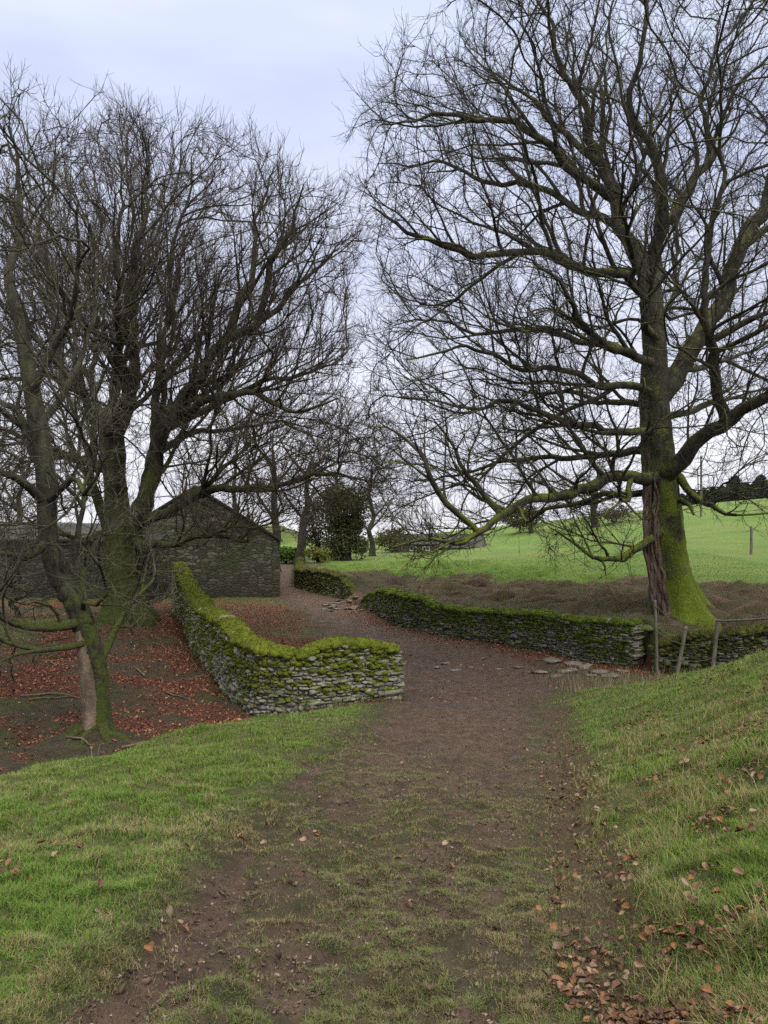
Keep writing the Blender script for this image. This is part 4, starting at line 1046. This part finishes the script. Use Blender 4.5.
M_HOUSE = mat_masonry('house_stone', (.09, .08, .068), (.15, .135, .11), (.06, .055, .048), .5, .2, .2)
M_PINK = mat_masonry('pink_stone', (.24, .17, .145), (.3, .22, .19), (.2, .15, .13), .6, .25, .1)
M_DARK = NT('doorway_shade'); M_DARK = M_DARK.done((.02, .018, .016), .9)
M_WHITE = NT('white_paint'); M_WHITE = M_WHITE.done((.5, .5, .48), .6)
t = NT('window_glass'); t.b.inputs['Specular IOR Level'].default_value = .6; M_GLASS = t.done((.02, .022, .025), .1)
def box(name, p, a0, a1, b0, b1, z0, z1, mat, parent):
    V = [p(a0, b0, z0), p(a1, b0, z0), p(a1, b1, z0), p(a0, b1, z0), p(a0, b0, z1), p(a1, b0, z1), p(a1, b1, z1), p(a0, b1, z1)]
    return prism(name, (V, [(3, 2, 1, 0), (4, 5, 6, 7), (0, 1, 5, 4), (1, 2, 6, 5), (2, 3, 7, 6), (3, 0, 4, 7)]), mat, parent)
# barn
Yb = 35.0; zb = -2.3
xR = P(279, 0, Yb)[0]; apex = P(196, 488, Yb); eR = P(279, 541, Yb)[2]
W = 2 * (xR - apex[0])
barn = fin(empty('stone_barn', (xR - W, Yb, zb)), 'old stone barn with plain gable end facing down the track', 'barn')
bu = norm(np.array([1, .2])); V, Fs, p = gable((xR - W * bu[0], Yb - W * bu[1] + .3), bu, 14, W, eR - zb, apex[2] - zb, zb)
prism('wall', (V, Fs), M_BARN, barn)
roof_slabs(p, W, 14, eR - zb, apex[2] - zb, .12, .1, 'roof', M_SLATE, barn)
# long low outbuilding to its left
Yo = 33.5; xo = P(158, 0, Yo)[0]; zo = -2.2
out = fin(empty('stone_outbuilding', (xo - 20, Yo, zo)), 'long low grey stone outbuilding behind the beech trunks, left of the barn', 'building')
ht = P(100, 541, Yo)[2] - zo
V, Fs, p = gable((xo - 18, Yo + 5), (0, -1), 18, 5, ht, ht + .6, zo)
# gable along depth: long side faces the camera
prism('wall', (V, Fs), M_OUT, out); roof_slabs(p, 5, 18, ht, ht + .6, .15, .09, 'roof', M_SLATE, out)
def pw(a, b, z): return (xo - a, Yo - b, zo + z)
box('doorway', pw, .05, 1.5, -.05, .05, -.3, 2.1, M_DARK, out); box('lintel', pw, -.0, 1.7, -.06, .09, 2.1, 2.35, M_OUT, out)  # near-black slab paints the shade inside the open doorway
# far farmhouse and barn
Yh = 76; b = P(394, 0, Yh); zg = gz(b[0], Yh) - .3; r_ = P(0, 541, Yh)[2]; e_ = P(0, 544.5, Yh)[2]
hs = fin(empty('farmhouse', (b[0], Yh, zg)), 'distant dark stone farmhouse with white window frames beyond the field', 'house')
wd = P(437, 0, Yh)[0] - b[0]
V, Fs, p = gable((b[0], Yh + 6), (0, -1), wd, 6, e_ - zg, r_ + .5 - zg, zg); prism('wall', (V, Fs), M_HOUSE, hs); roof_slabs(p, 6, wd, e_ - zg, r_ + .5 - zg, .15, .1, 'roof', M_SLATE, hs)
def pw(a, bb, z): return (b[0] + a, Yh - bb, z)
for px in (413, 426):
    a = P(px, 0, Yh)[0] - b[0]; z1 = P(0, 546.6, Yh)[2]; z0 = P(0, 551, Yh)[2]
    wv = box('window', pw, a - .3, a + .3, -.05, .03, z0, z1, M_GLASS, hs)
    V = []; 
    for (u0, u1, v0, v1) in ((-.34, -.28, z0, z1), (.28, .34, z0, z1), (-.28, .28, z1 - .05, z1), (-.28, .28, z0, z0 + .05), (-.025, .025, z0 + .05, z1 - .05)):
        box('frame', pw, a + u0, a + u1, .0, .06, v0, v1, M_WHITE, wv)
Yh2 = 80; b2 = P(434, 0, Yh2); zg2 = gz(b2[0], Yh2) - .3
bn = fin(empty('farm_barn', (b2[0], Yh2, zg2)), 'distant barn with pinkish wall and grey slate roof beside the farmhouse', 'barn')
wd2 = P(486, 0, Yh2)[0] - b2[0]; e2 = P(0, 548, Yh2)[2]; r2 = P(0, 536, Yh2)[2]
V, Fs, p = gable((b2[0], Yh2 + 6), (0, -1), wd2, 6, e2 - zg2, r2 - zg2, zg2); prism('wall', (V, Fs), M_PINK, bn); roof_slabs(p, 6, wd2, e2 - zg2, r2 - zg2, .15, .1, 'roof', M_SLATE, bn)

# ------------------------------------------------------------------ fence, posts, pole
t = NT('weathered_wood'); n1 = t.noise(12, 5, .7, t.coords('Object', (4, 4, .5))); n2 = t.noise(3, 3)
M_WOOD = t.mix(t.mr(n1, .3, .7), (.07, .06, .048), (.2, .175, .14)); M_WOOD = t.mix(t.mr(n2, .52, .66, 0, .7), M_WOOD, (.08, .095, .03)); t.bump(n1, .6, .01); M_WOOD = t.done(M_WOOD, .9)
t = NT('wire'); M_WIRE = t.done((.12, .115, .11), .5); 
def post(pb, ptop, r, parent, name='post', mat=M_WOOD):
    V, Fq = tubes([resample([pb - (ptop - pb) * .1, pb * .5 + ptop * .5 + np.array([.01, 0, 0]), ptop], [r * 1.05, r, r * .95], .1)], 10, .06, 3)
    n = len(V); cap = np.arange(n - 10, n)[None]
    return link(name, mesh_np(name, V, [Fq, cap], False), mat, parent)
fr = fin(empty('wire_fence', tuple(P(657, 678, 18.0))), 'old leaning wooden posts with wire in front of the mossy wall', 'fence')
pp = [(P(657, 680, 18.1), P(655, 600, 18.1), .034), (P(677, 674, 17.9), P(686, 626, 18.0), .045), (P(712, 674, 17.6), P(718, 619, 17.7), .048), (P(800, 650, 16.0), P(803, 600, 16.0), .06)]
for a, b_, r in pp: post(a, b_, r, fr)
ws = []
for f in (.93, .62, .3):
    pts = [a + (b_ - a) * f + np.array([0, -.05, 0]) for a, b_, r in pp]
    full = []
    for u, v in zip(pts[:-1], pts[1:]):
        for k in range(6): full.append(u + (v - u) * k / 6 - np.array([0, 0, .05 * math.sin(math.pi * k / 6)]))
    full.append(pts[-1]); ws.append(resample(full, np.full(len(full), .006), .2))
V, Fq = tubes(ws, 4); link('wire', mesh_np('wire', V, [Fq]), M_WIRE, fr)
V, Fq = tubes([resample([P(716, 621, 17.62), P(745, 620, 17), P(800, 616, 16.0)], [.026, .024, .02], .1)], 8, .1); link('rail', mesh_np('rail', V, [Fq]), M_WOOD, fr)
def ground_post(px, py, Yd, h, r, label, name='fence_post', cat_='post', group=None):
    x = (px - 384) / F * Yd; z = gz(x, Yd); b0 = np.array([x, Yd, z - .1])
    V, Fq = tubes([resample([b0, b0 + np.array([.02, 0, h * .5]), b0 + np.array([0, 0, h + .1])], [r, r, r * .85], .15)], 10, .05, 5)
    fin(link(name, mesh_np(name, V, [Fq, np.arange(len(V) - 10, len(V))[None]], False), M_WOOD), label, cat_, group)
ground_post(751, 552, 39, 1.45, .07, 'lone dark fence post in the green field right of the sycamore')
ground_post(701, 515, 78, 6.2, .11, 'tall thin wooden pole standing in the field behind the sycamore', 'telegraph_pole', 'pole')

# ------------------------------------------------------------------ grass
M_GRASS = mat_col('grass_blades', .7, .25)
def blades(x, y, h, w, col, rs, lean=.5, bend=.5):
    n = len(x); z = ground_z(x, y); a = rs.uniform(0, 6.28, n); d = np.stack([np.cos(a), np.sin(a), 0 * a], 1)
    sd = np.stack([-np.sin(a), np.cos(a), 0 * a], 1) * (w / 2)[:, None]
    b = np.stack([x, y, z - .004], 1); le = (lean * rs.rand(n) * h)[:, None]; be = (bend * rs.rand(n) * h)[:, None]
    up = np.array([0, 0, 1.]); m = b + up * (h * .55)[:, None] + d * le * .5; t_ = b + up * (h * rs.uniform(.75, 1, n))[:, None] + d * (le + be)
    V = np.stack([b - sd, b + sd, m + sd * .75, m - sd * .75, t_], 1).reshape(-1, 3)
    i = np.arange(n)[:, None] * 5
    return V, i + np.array([0, 1, 2, 3]), i + np.array([3, 2, 4]), np.repeat(col, 5, 0)
def scatter(n, rs, y0, y1, pw_=1.0, marg=.58):
    """uniform per pixel row rather than per metre"""
    u = rs.rand(n); y = (y0 ** (-pw_) + u * (y1 ** (-pw_) - y0 ** (-pw_))) ** (-1 / pw_)
    x = rs.uniform(-marg, marg, n) * y
    return x, y
rs = np.random.RandomState(401)
x, y = scatter(760000, rs, 1.9, 15.5, .35)
mk = masks(x, y)
n_a = fbm(x * 2.0, y * 2.0, 71); n_b = fbm(x * 6, y * 6, 72, 3); n_c = fbm(x * .6, y * .6, 73)
dens = (1 - sst(.3, .8, mk['mud']) * np.interp(y, [4, 8], [.72, .94])) * np.where(mk['gl'], 0, 1) * (mk['s'] < -.2) * (1 - .8 * mk['leafd'])
edge = sst(.75, 1.7, mk['td'])                                          # shorter, thinner turf on the track
dens = dens * (.75 + .25 * edge) * (.2 + .95 * sst(.35, .58, n_b)) * (1 - (1 - edge) * .75 * sst(.52, .42, n_c * .45 + n_b * .55))
dW, _ = dline(x, y, lineL); dens *= sst(.3, .5, dW)
ok = rs.rand(len(x)) < dens
x, y, edge, n_a, n_b, n_c = [v[ok] for v in (x, y, edge, n_a, n_b, n_c)]
n = len(x)
right = x > mk['td'][ok] * 0 + np.interp(y, [2, 6, 10, 14], [.75, 1.5, 2.4, 3.1])
h = (.014 + .027 * edge * (.4 + n_b)) * rs.uniform(.6, 1.3, n); w = np.interp(y, [2, 5, 15], [.0026, .0038, .007]) * rs.uniform(.7, 1.3, n)
dry = sst(.47, .64, n_a * .5 + n_b * .5 + .07 * (right & (y < 7)) + .05 * (edge < .7) - .045 - .05 * (y > 7.5) + .03 * (y < 4.5))
isdry = rs.rand(n) < .08 + .55 * dry + .3 * (edge < .4)
k = rs.rand(n)[:, None]; k2 = n_c[:, None]
green = np.array([.07, .14, .024]) * (1 - k) + np.array([.145, .245, .046]) * k
green = green * (1 - .25 * k2) + np.array([.03, .02, 0]) * k2
straw = np.array([.16, .13, .065]) * (1 - k) + np.array([.33, .27, .14]) * k
col = np.where(isdry[:, None], straw, green) * np.where(edge < .5, .8, 1)[:, None]
tus = fbm(x * 4.5, y * 4.5, 84, 2); h = h * (.62 + .75 * sst(.35, .75, tus)) * np.where(right, 1.15, 1)
lng = right & (dry > .5) & (tus > .5) & (rs.rand(n) < .16); h = np.where(lng, h * 2.1, h)
V, q4, t3, cc = blades(x, y, h, w, col, rs, .9, .7)
fin(link('grass', mesh_np('grass', V, [q4, t3], False, cc), M_GRASS), 'short green and straw coloured turf on the banks beside the track', 'grass', None, 'stuff')
# worn, very short turf trodden into the track
rs = np.random.RandomState(411)
x, y = scatter(420000, rs, 1.9, 10, .35, .5); mk = masks(x, y); na = fbm(x * 2.6, y * 1.3, 81, 4); nb = fbm(x * 9, y * 9, 82, 2)
rl, _ = dline(x, y, RUTL)
ok = (mk['td'] < 1.5) & (mk['s'] < -.3) & (~mk['gl']) & (rs.rand(len(x)) < sst(.4, .56, na * .65 + nb * .35) * sst(.05, .2, rl) * sst(9.8, 6, y) * (1 - .7 * mk['leafd'])); x, y, na = x[ok], y[ok], na[ok]; n = len(x); k = rs.rand(n)[:, None]; pk = rs.rand(n)[:, None]
col = np.where(pk < .45, np.array([.07, .105, .024]) * (1 - k) + np.array([.135, .195, .05]) * k, np.array([.09, .075, .04]) * (1 - k) + np.array([.19, .155, .095]) * k)
V, q4, t3, cc = blades(x, y, rs.uniform(.006, .02, n), rs.uniform(.0022, .0038, n) * np.interp(y, [2, 6, 10], [.9, 1.2, 1.8]), col, rs, 1.6, 1.2)
fin(link('worn_grass', mesh_np('worn_grass', V, [q4, t3], False, cc), M_GRASS), 'thin worn olive turf trodden into the muddy track', 'grass', None, 'stuff')
# rough pasture above the retaining wall
rs = np.random.RandomState(402)
x = rs.uniform(-4, 17, 240000); y = rs.uniform(17, 50, 240000); mk = masks(x, y)
n_a = fbm(x * .9, y * 1.6, 74); n_b = fbm(x * 3, y * 3, 75, 3)
ok = (np.abs(x / y) < .56) & (mk['s'] > .35) & (rs.rand(len(x)) < np.where(mk['scrub'] > .5, .1 + .5 * sst(.5, .62, n_a * .5 + n_b * .5), .4 * sst(48, 36, y)))
x, y, n_a, sc = x[ok], y[ok], n_a[ok], mk['scrub'][ok]; n = len(x); k = rs.rand(n)[:, None]
gs = np.array([.065, .12, .018]) * (1 - k) + np.array([.115, .2, .03]) * k; br = np.array([.07, .05, .03]) * (1 - k) + np.array([.17, .125, .075]) * k
ol = np.array([.05, .06, .02]) * (1 - k) + np.array([.1, .11, .035]) * k
pick = rs.rand(n) * .5 + .9 * (fbm(x * .7, y * 1.8, 79, 3) - .22); col = np.where((sc < .5)[:, None], gs, np.where((pick < .5)[:, None], br, ol))
V, q4, t3, cc = blades(x, y, np.where(sc < .5, .05, .1) * rs.uniform(.4, 1.3, n), np.full(n, .014), col, rs, .9, .8)
fin(link('pasture_grass', mesh_np('pasture_grass', V, [q4, t3], False, cc), M_GRASS), 'rough tussocky pasture grass on the slope above the wall', 'grass', None, 'stuff')
# verge tufts, gully plants, dead stems by the culvert
rs = np.random.RandomState(403)
x = np.concatenate([rs.uniform(3.6, 8.5, 2600), rs.uniform(-14, -3, 22000)]); y = np.concatenate([rs.uniform(14.3, 18.3, 2600), rs.uniform(8, 30, 22000)])
mk = masks(x, y); gl = mk['gl']; n_a = fbm(x * .8, y * .8, 76)
grn = gl & ((x < -8.6) & (y > 15) & (y < 27))
ok = np.where(gl, grn | (n_a < .45), mk['s'] < -.15); x, y, gl, grn = x[ok], y[ok], gl[ok], grn[ok]; n = len(x); k = rs.rand(n)[:, None]
col = np.where(gl[:, None], np.array([.04, .055, .015]) * (1 - k) + np.array([.09, .12, .025]) * k, np.array([.13, .1, .06]) * (1 - k) + np.array([.28, .23, .15]) * k)
V, q4, t3, cc = blades(x, y, np.where(gl, .07, .28) * rs.uniform(.3, 1.3, n), np.where(gl, .01, .007), col, rs, .6, .4)
fin(link('dead_grass', mesh_np('dead_grass', V, [q4, t3], False, cc), M_GRASS), 'dead grass stems and gully plants', 'grass', None, 'stuff')

rs = np.random.RandomState(404); xx = []; yy = []
for ln in (lineL, WALLA, WALLC, WALLB):
    a = np.array(ln); n = 1500
    k = rs.randint(0, len(a) - 1, n); u = rs.rand(n); p = a[k] + (a[k + 1] - a[k]) * u[:, None]; tg = norm(a[k + 1] - a[k])
    o = rs.choice([-1, 1], n) * rs.uniform(.27, .5, n); xx.append(p[:, 0] - tg[:, 1] * o); yy.append(p[:, 1] + tg[:, 0] * o)
x = np.concatenate(xx); y = np.concatenate(yy); ok = fbm(x * 1.5, y * 1.5, 78) > .42; x, y = x[ok], y[ok]; n = len(x); k = rs.rand(n)[:, None]
col = np.where(rs.rand(n)[:, None] < .6, np.array([.04, .065, .014]) * (1 - k) + np.array([.09, .14, .025]) * k, np.array([.09, .07, .04]) * (1 - k) + np.array([.2, .16, .1]) * k)
V, q4, t3, cc = blades(x, y, rs.uniform(.05, .2, n), np.full(n, .012), col, rs, .7, .6)
fin(link('wall_foot_grass', mesh_np('wall_foot_grass', V, [q4, t3], False, cc), M_GRASS), 'ragged grass and weeds along the feet of the walls', 'grass', None, 'stuff')
x, y = scatter(26000, rs, 2.0, 22, .6); mk = masks(x, y); cn_ = fbm(x * 2.5, y * 2.5, 80, 3)
ok = (mk['mud'] > .45) & (mk['s'] < -.3) & (~mk['gl']) & (rs.rand(len(x)) < sst(.4, .62, cn_)); x, y = x[ok], y[ok]; n = len(x)
hs_ = (rs.uniform(.0022, .006, n) * np.interp(y, [2, 6, 20], [.9, 1.5, 3.6]) * np.where(rs.rand(n) < .04, 2.0, 1))[:, None] * rs.uniform(.6, 1.3, (n, 3)) * np.array([1, 1, .6])
V, Fq = place_stones(np.stack([x, y, ground_z(x, y)], 1), hs_, norm(rs.randn(n, 2)), rs, .34)
tone = rs.rand(n)[:, None]; col = np.repeat(np.array([.035, .024, .019]) * (1 - tone) + np.array([.12, .082, .064]) * tone, len(ST_V), 0)
pale = np.repeat(rs.rand(n) < .035, len(ST_V)); col[pale] = (.2, .175, .145)
fin(link('mud_clods', mesh_np('mud_clods', V, [Fq], False, col), mat_col('mud_crumbs', .85)), 'crumbs of mud and grit on the track', 'mud', None, 'stuff')

# ------------------------------------------------------------------ fallen leaves
M_DL = mat_col('dead_leaves', .7, .1)
def leaf_mesh(rs, base):
    g = []; nu, nv = 4, 6
    curl = rs.uniform(.5, 1.6); twist = rs.randn() * .4; fold = rs.uniform(.2, 1.2)
    for j in range(nv + 1):
        v = j / nv; wd = .32 * math.sin(math.pi * v ** .85) ** .8 + .01
        for i in range(nu + 1):
            u = (i / nu - .5) * 2
            xx = u * wd; zz = abs(u) * wd * fold + .12 * curl * (v - .5) ** 2 * 4 * .5 + math.sin(u * 3 + v * 5 + twist * 5) * .03
            xx += rs.randn() * .022; g.append((xx + twist * (v - .5) * .2, v - .5, zz + twist * u * (v - .5) * .3))
    V = np.array(g); i, j = np.meshgrid(np.arange(nu), np.arange(nv)); f = (j * (nu + 1) + i).ravel()
    Fq = np.stack([f, f + 1, f + nu + 2, f + nu + 1], 1)
    V2 = np.concatenate([V, V - np.array([0, 0, .012])]); F2 = np.concatenate([Fq, Fq[:, ::-1] + len(V)])
    col = np.array(base) * rs.uniform(.75, 1.2, (len(V2), 1))
    return V2, F2, col
LCOL = [(.19, .095, .052), (.22, .135, .085), (.12, .066, .045), (.26, .185, .135), (.085, .05, .037), (.21, .105, .048)]
lrs = np.random.RandomState(500); LM = []
for k in range(12):
    V, Fq, c_ = leaf_mesh(lrs, LCOL[k % 6]); LM.append((V, Fq, c_, mesh_np('fallen_leaf', V, [Fq], True, c_)))
def pix_ground(px, py):
    px = np.asarray(px, float); py = np.asarray(py, float); Yd = np.full(px.shape, 5.0)
    lo = np.full(px.shape, 1.2); hi = np.full(px.shape, 15.)
    for s_ in np.linspace(1.2, 15, 160):                                # first hit along the ray
        x = (px - 384) / F * s_; zr = CAMZ - (py - 512) / F * s_
        hit = (ground_z(x, np.full(px.shape, s_)) > zr) & (hi > 14.99); hi = np.where(hit, s_, hi)
    return (px - 384) / F * hi, hi
spots = []                                                               # (px, py) clusters seen in the photograph
for cx, cy, sx_, sy_, n_ in ((195,858,6,5,2),(255,842,10,5,4),(300,846,5,3,2),(316,838,10,4,4),(306,886,8,5,5),(186,935,10,6,4),(152,958,2,2,1),(62,856,14,8,7),(20,886,14,10,7),(412,915,2,2,1),(454,872,2,2,1),(430,992,2,2,1),
      (540,982,3,2,1),(395,870,3,2,1),(502,858,4,3,2),(590,812,14,20,22),(612,870,14,14,26),(560,905,14,25,20),(575,970,16,25,24),(618,912,6,4,4),(672,945,22,9,26),(700,905,16,14,16),(710,790,16,14,12),(720,830,14,12,8),(650,790,8,8,5),
      (740,840,12,14,9),(690,970,20,12,8),(560,790,16,30,14),(545,745,10,20,10),(740,700,16,14,8),(650,760,30,30,8),(760,770,10,20,6),(640,1005,40,12,6),(100,930,40,30,3),(480,800,40,40,6),(420,740,40,18,7),(330,760,30,14,5)):
    for _ in range(n_): spots.append((cx + lrs.randn() * sx_, cy + lrs.randn() * sy_))
spots = np.array(spots)[:300]; lx, ly = pix_ground(spots[:, 0], spots[:, 1]); lz = ground_z(lx, ly); ltd, _ = trk(lx, ly)
for k in range(len(lx)):
    if ly[k] > 13.5: continue
    me = LM[lrs.randint(0, 12)][3]; o = bpy.data.objects.new('fallen_leaf', me); COL.objects.link(o)
    if not me.materials: me.materials.append(M_DL)
    s_ = lrs.uniform(.026, .05); o.scale = (s_, s_, s_); o.location = (lx[k], ly[k], lz[k] + .022 + (.02 if lx[k] > 1.2 or lx[k] < -1 else 0)); o.rotation_euler = (lrs.randn() * .5, lrs.randn() * .5, lrs.uniform(0, 6.28))
    e = np.interp(ly[k], [2, 6, 10, 14], [.6, 1.35, 2.2, 3.0])
    if lx[k] > e: fin(o, 'dead brown curled leaf lying on the right bank or its leafy edge', 'leaf', 'fallen leaves on the right bank')
    elif ltd[k] < 1.15: fin(o, 'single dead orange brown leaf lying on the muddy grass track', 'leaf', 'fallen leaves on the track')
    else: fin(o, 'dead brown leaf lying in the left grass verge', 'leaf', 'fallen leaves on the left verge')
# the mass of leaf litter
def litter(x, y, size, cols, rs, lift=.012):
    n = len(x); z = ground_z(x, y) + lift; a = rs.uniform(0, 6.28, n); s = size * rs.uniform(.6, 1.3, n)
    nrm_ = norm(np.stack([rs.randn(n) * .45, rs.randn(n) * .45, np.ones(n)], 1))
    u = norm(np.cross(nrm_, np.stack([np.cos(a), np.sin(a), 0 * a], 1))); w = np.cross(nrm_, u); c = np.stack([x, y, z], 1)
    s = s[:, None]; cu = nrm_ * s * rs.uniform(.0, .35, n)[:, None]
    V = np.stack([c - u * s * .5 + cu, c - u * s * .12 + w * s * .3, c + u * s * .5 + cu, c - u * s * .12 - w * s * .3], 1).reshape(-1, 3)
    col = np.array(cols)[rs.randint(0, len(cols), n)] * rs.uniform(.6, 1.3, (n, 1))
    i = np.arange(n)[:, None] * 4
    return V, np.concatenate([i + np.array([0, 1, 3]), i + np.array([1, 2, 3])]), np.repeat(col, 4, 0)
rs = np.random.RandomState(501)
x = rs.uniform(-14, 7, 260000); y = rs.uniform(7.5, 36, 260000); mk = masks(x, y)
ok = (np.abs(x / y) < .56) & (mk['s'] < -.25) & (rs.rand(len(x)) < mk['lit'] * .6 + .04 * mk['gl'] + .02 * (y > 14)); x, y = x[ok], y[ok]
RED = [(.21, .075, .042), (.27, .11, .06), (.15, .055, .035), (.32, .165, .1), (.11, .045, .033), (.23, .085, .046)]
V1, F1, C1 = litter(x, y, .058, RED, rs)
x, y = scatter(90000, rs, 2, 13, .4); mk = masks(x, y); nb = fbm(x * 2.2, y * 2.2, 77, 3)
ok = rs.rand(len(x)) < mk['leafd'] * .3 * sst(.3, .5, nb) + .42 * sst(.52, .66, nb) * (x > np.interp(y, [2, 6, 10, 14], [.7, 1.4, 2.3, 3.0])) * (~mk['gl']); x, y = x[ok], y[ok]
nl = len(x); zz = ground_z(x, y) + np.where(x > np.interp(y, [2, 6, 10, 14], [.95, 1.6, 2.5, 3.2]), .034, .016); V2 = []; F2 = []; C2 = []; o2 = 0
for k in range(12):
    ix = np.where(rs.randint(0, 12, nl) == k)[0]
    if not len(ix): continue
    tv, tf, tcol = LM[k][0][:35], LM[k][1][:24], LM[k][2][:35]; m_ = len(ix); sc = rs.uniform(.014, .036, m_)[:, None, None]
    a = rs.uniform(0, 6.28, m_); b1, b2_ = rs.randn(m_) * .35, rs.randn(m_) * .35
    v = tv[None] * sc; ca, sa = np.cos(a)[:, None], np.sin(a)[:, None]
    vz = v[..., 2] + v[..., 0] * b1[:, None] + v[..., 1] * b2_[:, None]
    v = np.stack([v[..., 0] * ca - v[..., 1] * sa + x[ix][:, None], v[..., 0] * sa + v[..., 1] * ca + y[ix][:, None], vz + zz[ix][:, None]], 2)
    V2.append(v.reshape(-1, 3)); F2.append((np.arange(m_)[:, None, None] * 35 + tf[None]).reshape(-1, 4) + o2); C2.append((tcol[None] * rs.uniform(.35, 1.1, (m_, 1, 1))).reshape(-1, 3)); o2 += m_ * 35
V2 = np.concatenate(V2); F2 = np.concatenate(F2); C2 = np.concatenate(C2)
x, y = scatter(16000, rs, 2.0, 14, .5); mk = masks(x, y)
ok = (rs.rand(len(x)) < .6 * sst(.2, .6, mk['mud'])) & (~mk['gl']); x, y = x[ok], y[ok]
V3, F3, C3 = litter(x, y, .018, [(.1, .07, .055), (.17, .12, .09), (.06, .042, .034), (.22, .17, .13)], rs, .004)
Vl = np.concatenate([V1, V2, V3]); Fl = np.concatenate([F1, F3 + len(V1) + len(V2)]); Cl = np.concatenate([C1, C2, C3])
fin(link('leaf_litter', mesh_np('leaf_litter', Vl, [Fl, F2 + len(V1)], False, Cl), M_DL), 'reddish brown beech leaf litter carpeting the gully and track edges', 'leaf litter', None, 'stuff')

# ------------------------------------------------------------------ sky, sun, camera
w = bpy.data.worlds.new('World'); S.world = w; w.use_nodes = True; nt = w.node_tree; nt.nodes.clear()
N = lambda k: nt.nodes.new(k); Lk = nt.links.new
SUN_EL, SUN_AZ = math.radians(42), math.radians(150)                    # behind the camera, to its right (azimuth from +Y, clockwise)
sky = N('ShaderNodeTexSky'); sky.sky_type = 'NISHITA'; sky.sun_disc = False; sky.sun_elevation = SUN_EL; sky.sun_rotation = SUN_AZ; sky.dust_density = 2
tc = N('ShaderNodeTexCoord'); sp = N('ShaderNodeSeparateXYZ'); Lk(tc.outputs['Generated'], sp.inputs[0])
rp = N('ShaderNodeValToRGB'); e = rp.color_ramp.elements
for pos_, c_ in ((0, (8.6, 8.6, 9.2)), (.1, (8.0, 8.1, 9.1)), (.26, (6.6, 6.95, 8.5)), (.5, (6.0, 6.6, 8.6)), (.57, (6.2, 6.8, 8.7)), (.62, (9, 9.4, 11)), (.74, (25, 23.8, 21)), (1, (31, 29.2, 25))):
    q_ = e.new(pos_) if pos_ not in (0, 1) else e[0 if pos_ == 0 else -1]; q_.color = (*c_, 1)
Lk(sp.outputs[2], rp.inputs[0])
mp = N('ShaderNodeMapping'); mp.inputs['Scale'].default_value = (1.2, 1.2, 4.5); Lk(tc.outputs['Generated'], mp.inputs[0])
cn = N('ShaderNodeTexNoise'); cn.inputs['Scale'].default_value = 1.7; cn.inputs['Detail'].default_value = 5; cn.inputs['Roughness'].default_value = .5; Lk(mp.outputs[0], cn.inputs['Vector'])
cr = N('ShaderNodeValToRGB'); cr.color_ramp.elements[0].position = .3; cr.color_ramp.elements[0].color = (.82, .835, .9, 1); cr.color_ramp.elements[1].position = .7; cr.color_ramp.elements[1].color = (1.15, 1.14, 1.09, 1); Lk(cn.outputs[0], cr.inputs[0])
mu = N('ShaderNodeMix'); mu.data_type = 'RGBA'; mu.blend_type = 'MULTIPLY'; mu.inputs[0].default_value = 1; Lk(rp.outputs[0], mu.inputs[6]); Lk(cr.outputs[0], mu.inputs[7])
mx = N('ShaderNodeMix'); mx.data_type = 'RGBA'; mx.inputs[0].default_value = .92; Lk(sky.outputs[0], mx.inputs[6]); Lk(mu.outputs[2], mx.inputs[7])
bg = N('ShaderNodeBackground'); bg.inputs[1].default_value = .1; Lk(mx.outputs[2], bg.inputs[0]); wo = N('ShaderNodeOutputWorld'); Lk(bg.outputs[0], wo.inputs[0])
sl = bpy.data.lights.new('sun', 'SUN'); sl.energy = 1.5; sl.angle = math.radians(14); sl.color = (1, .96, .9); so = bpy.data.objects.new('sun', sl); COL.objects.link(so)
d = Vector((math.sin(SUN_AZ) * math.cos(SUN_EL), math.cos(SUN_AZ) * math.cos(SUN_EL), math.sin(SUN_EL)))
so.rotation_euler = (-d).to_track_quat('-Z', 'Y').to_euler()
cam = bpy.data.cameras.new('camera'); co = bpy.data.objects.new('camera', cam); COL.objects.link(co); S.camera = co
co.location = (0, 0, CAMZ); co.rotation_euler = (math.radians(90), 0, 0)
cam.sensor_fit = 'VERTICAL'; cam.sensor_height = 24; cam.lens = 24 * F / 1024; cam.clip_start = .05; cam.clip_end = 3000
S.view_settings.view_transform = 'Standard'; S.view_settings.look = 'None'; S.view_settings.gamma = 1; S.view_settings.exposure = .32; S.view_settings.use_curve_mapping = False
S.cycles.max_bounces = 5; S.cycles.diffuse_bounces = 3; S.cycles.use_denoising = False
S.render.film_transparent = False
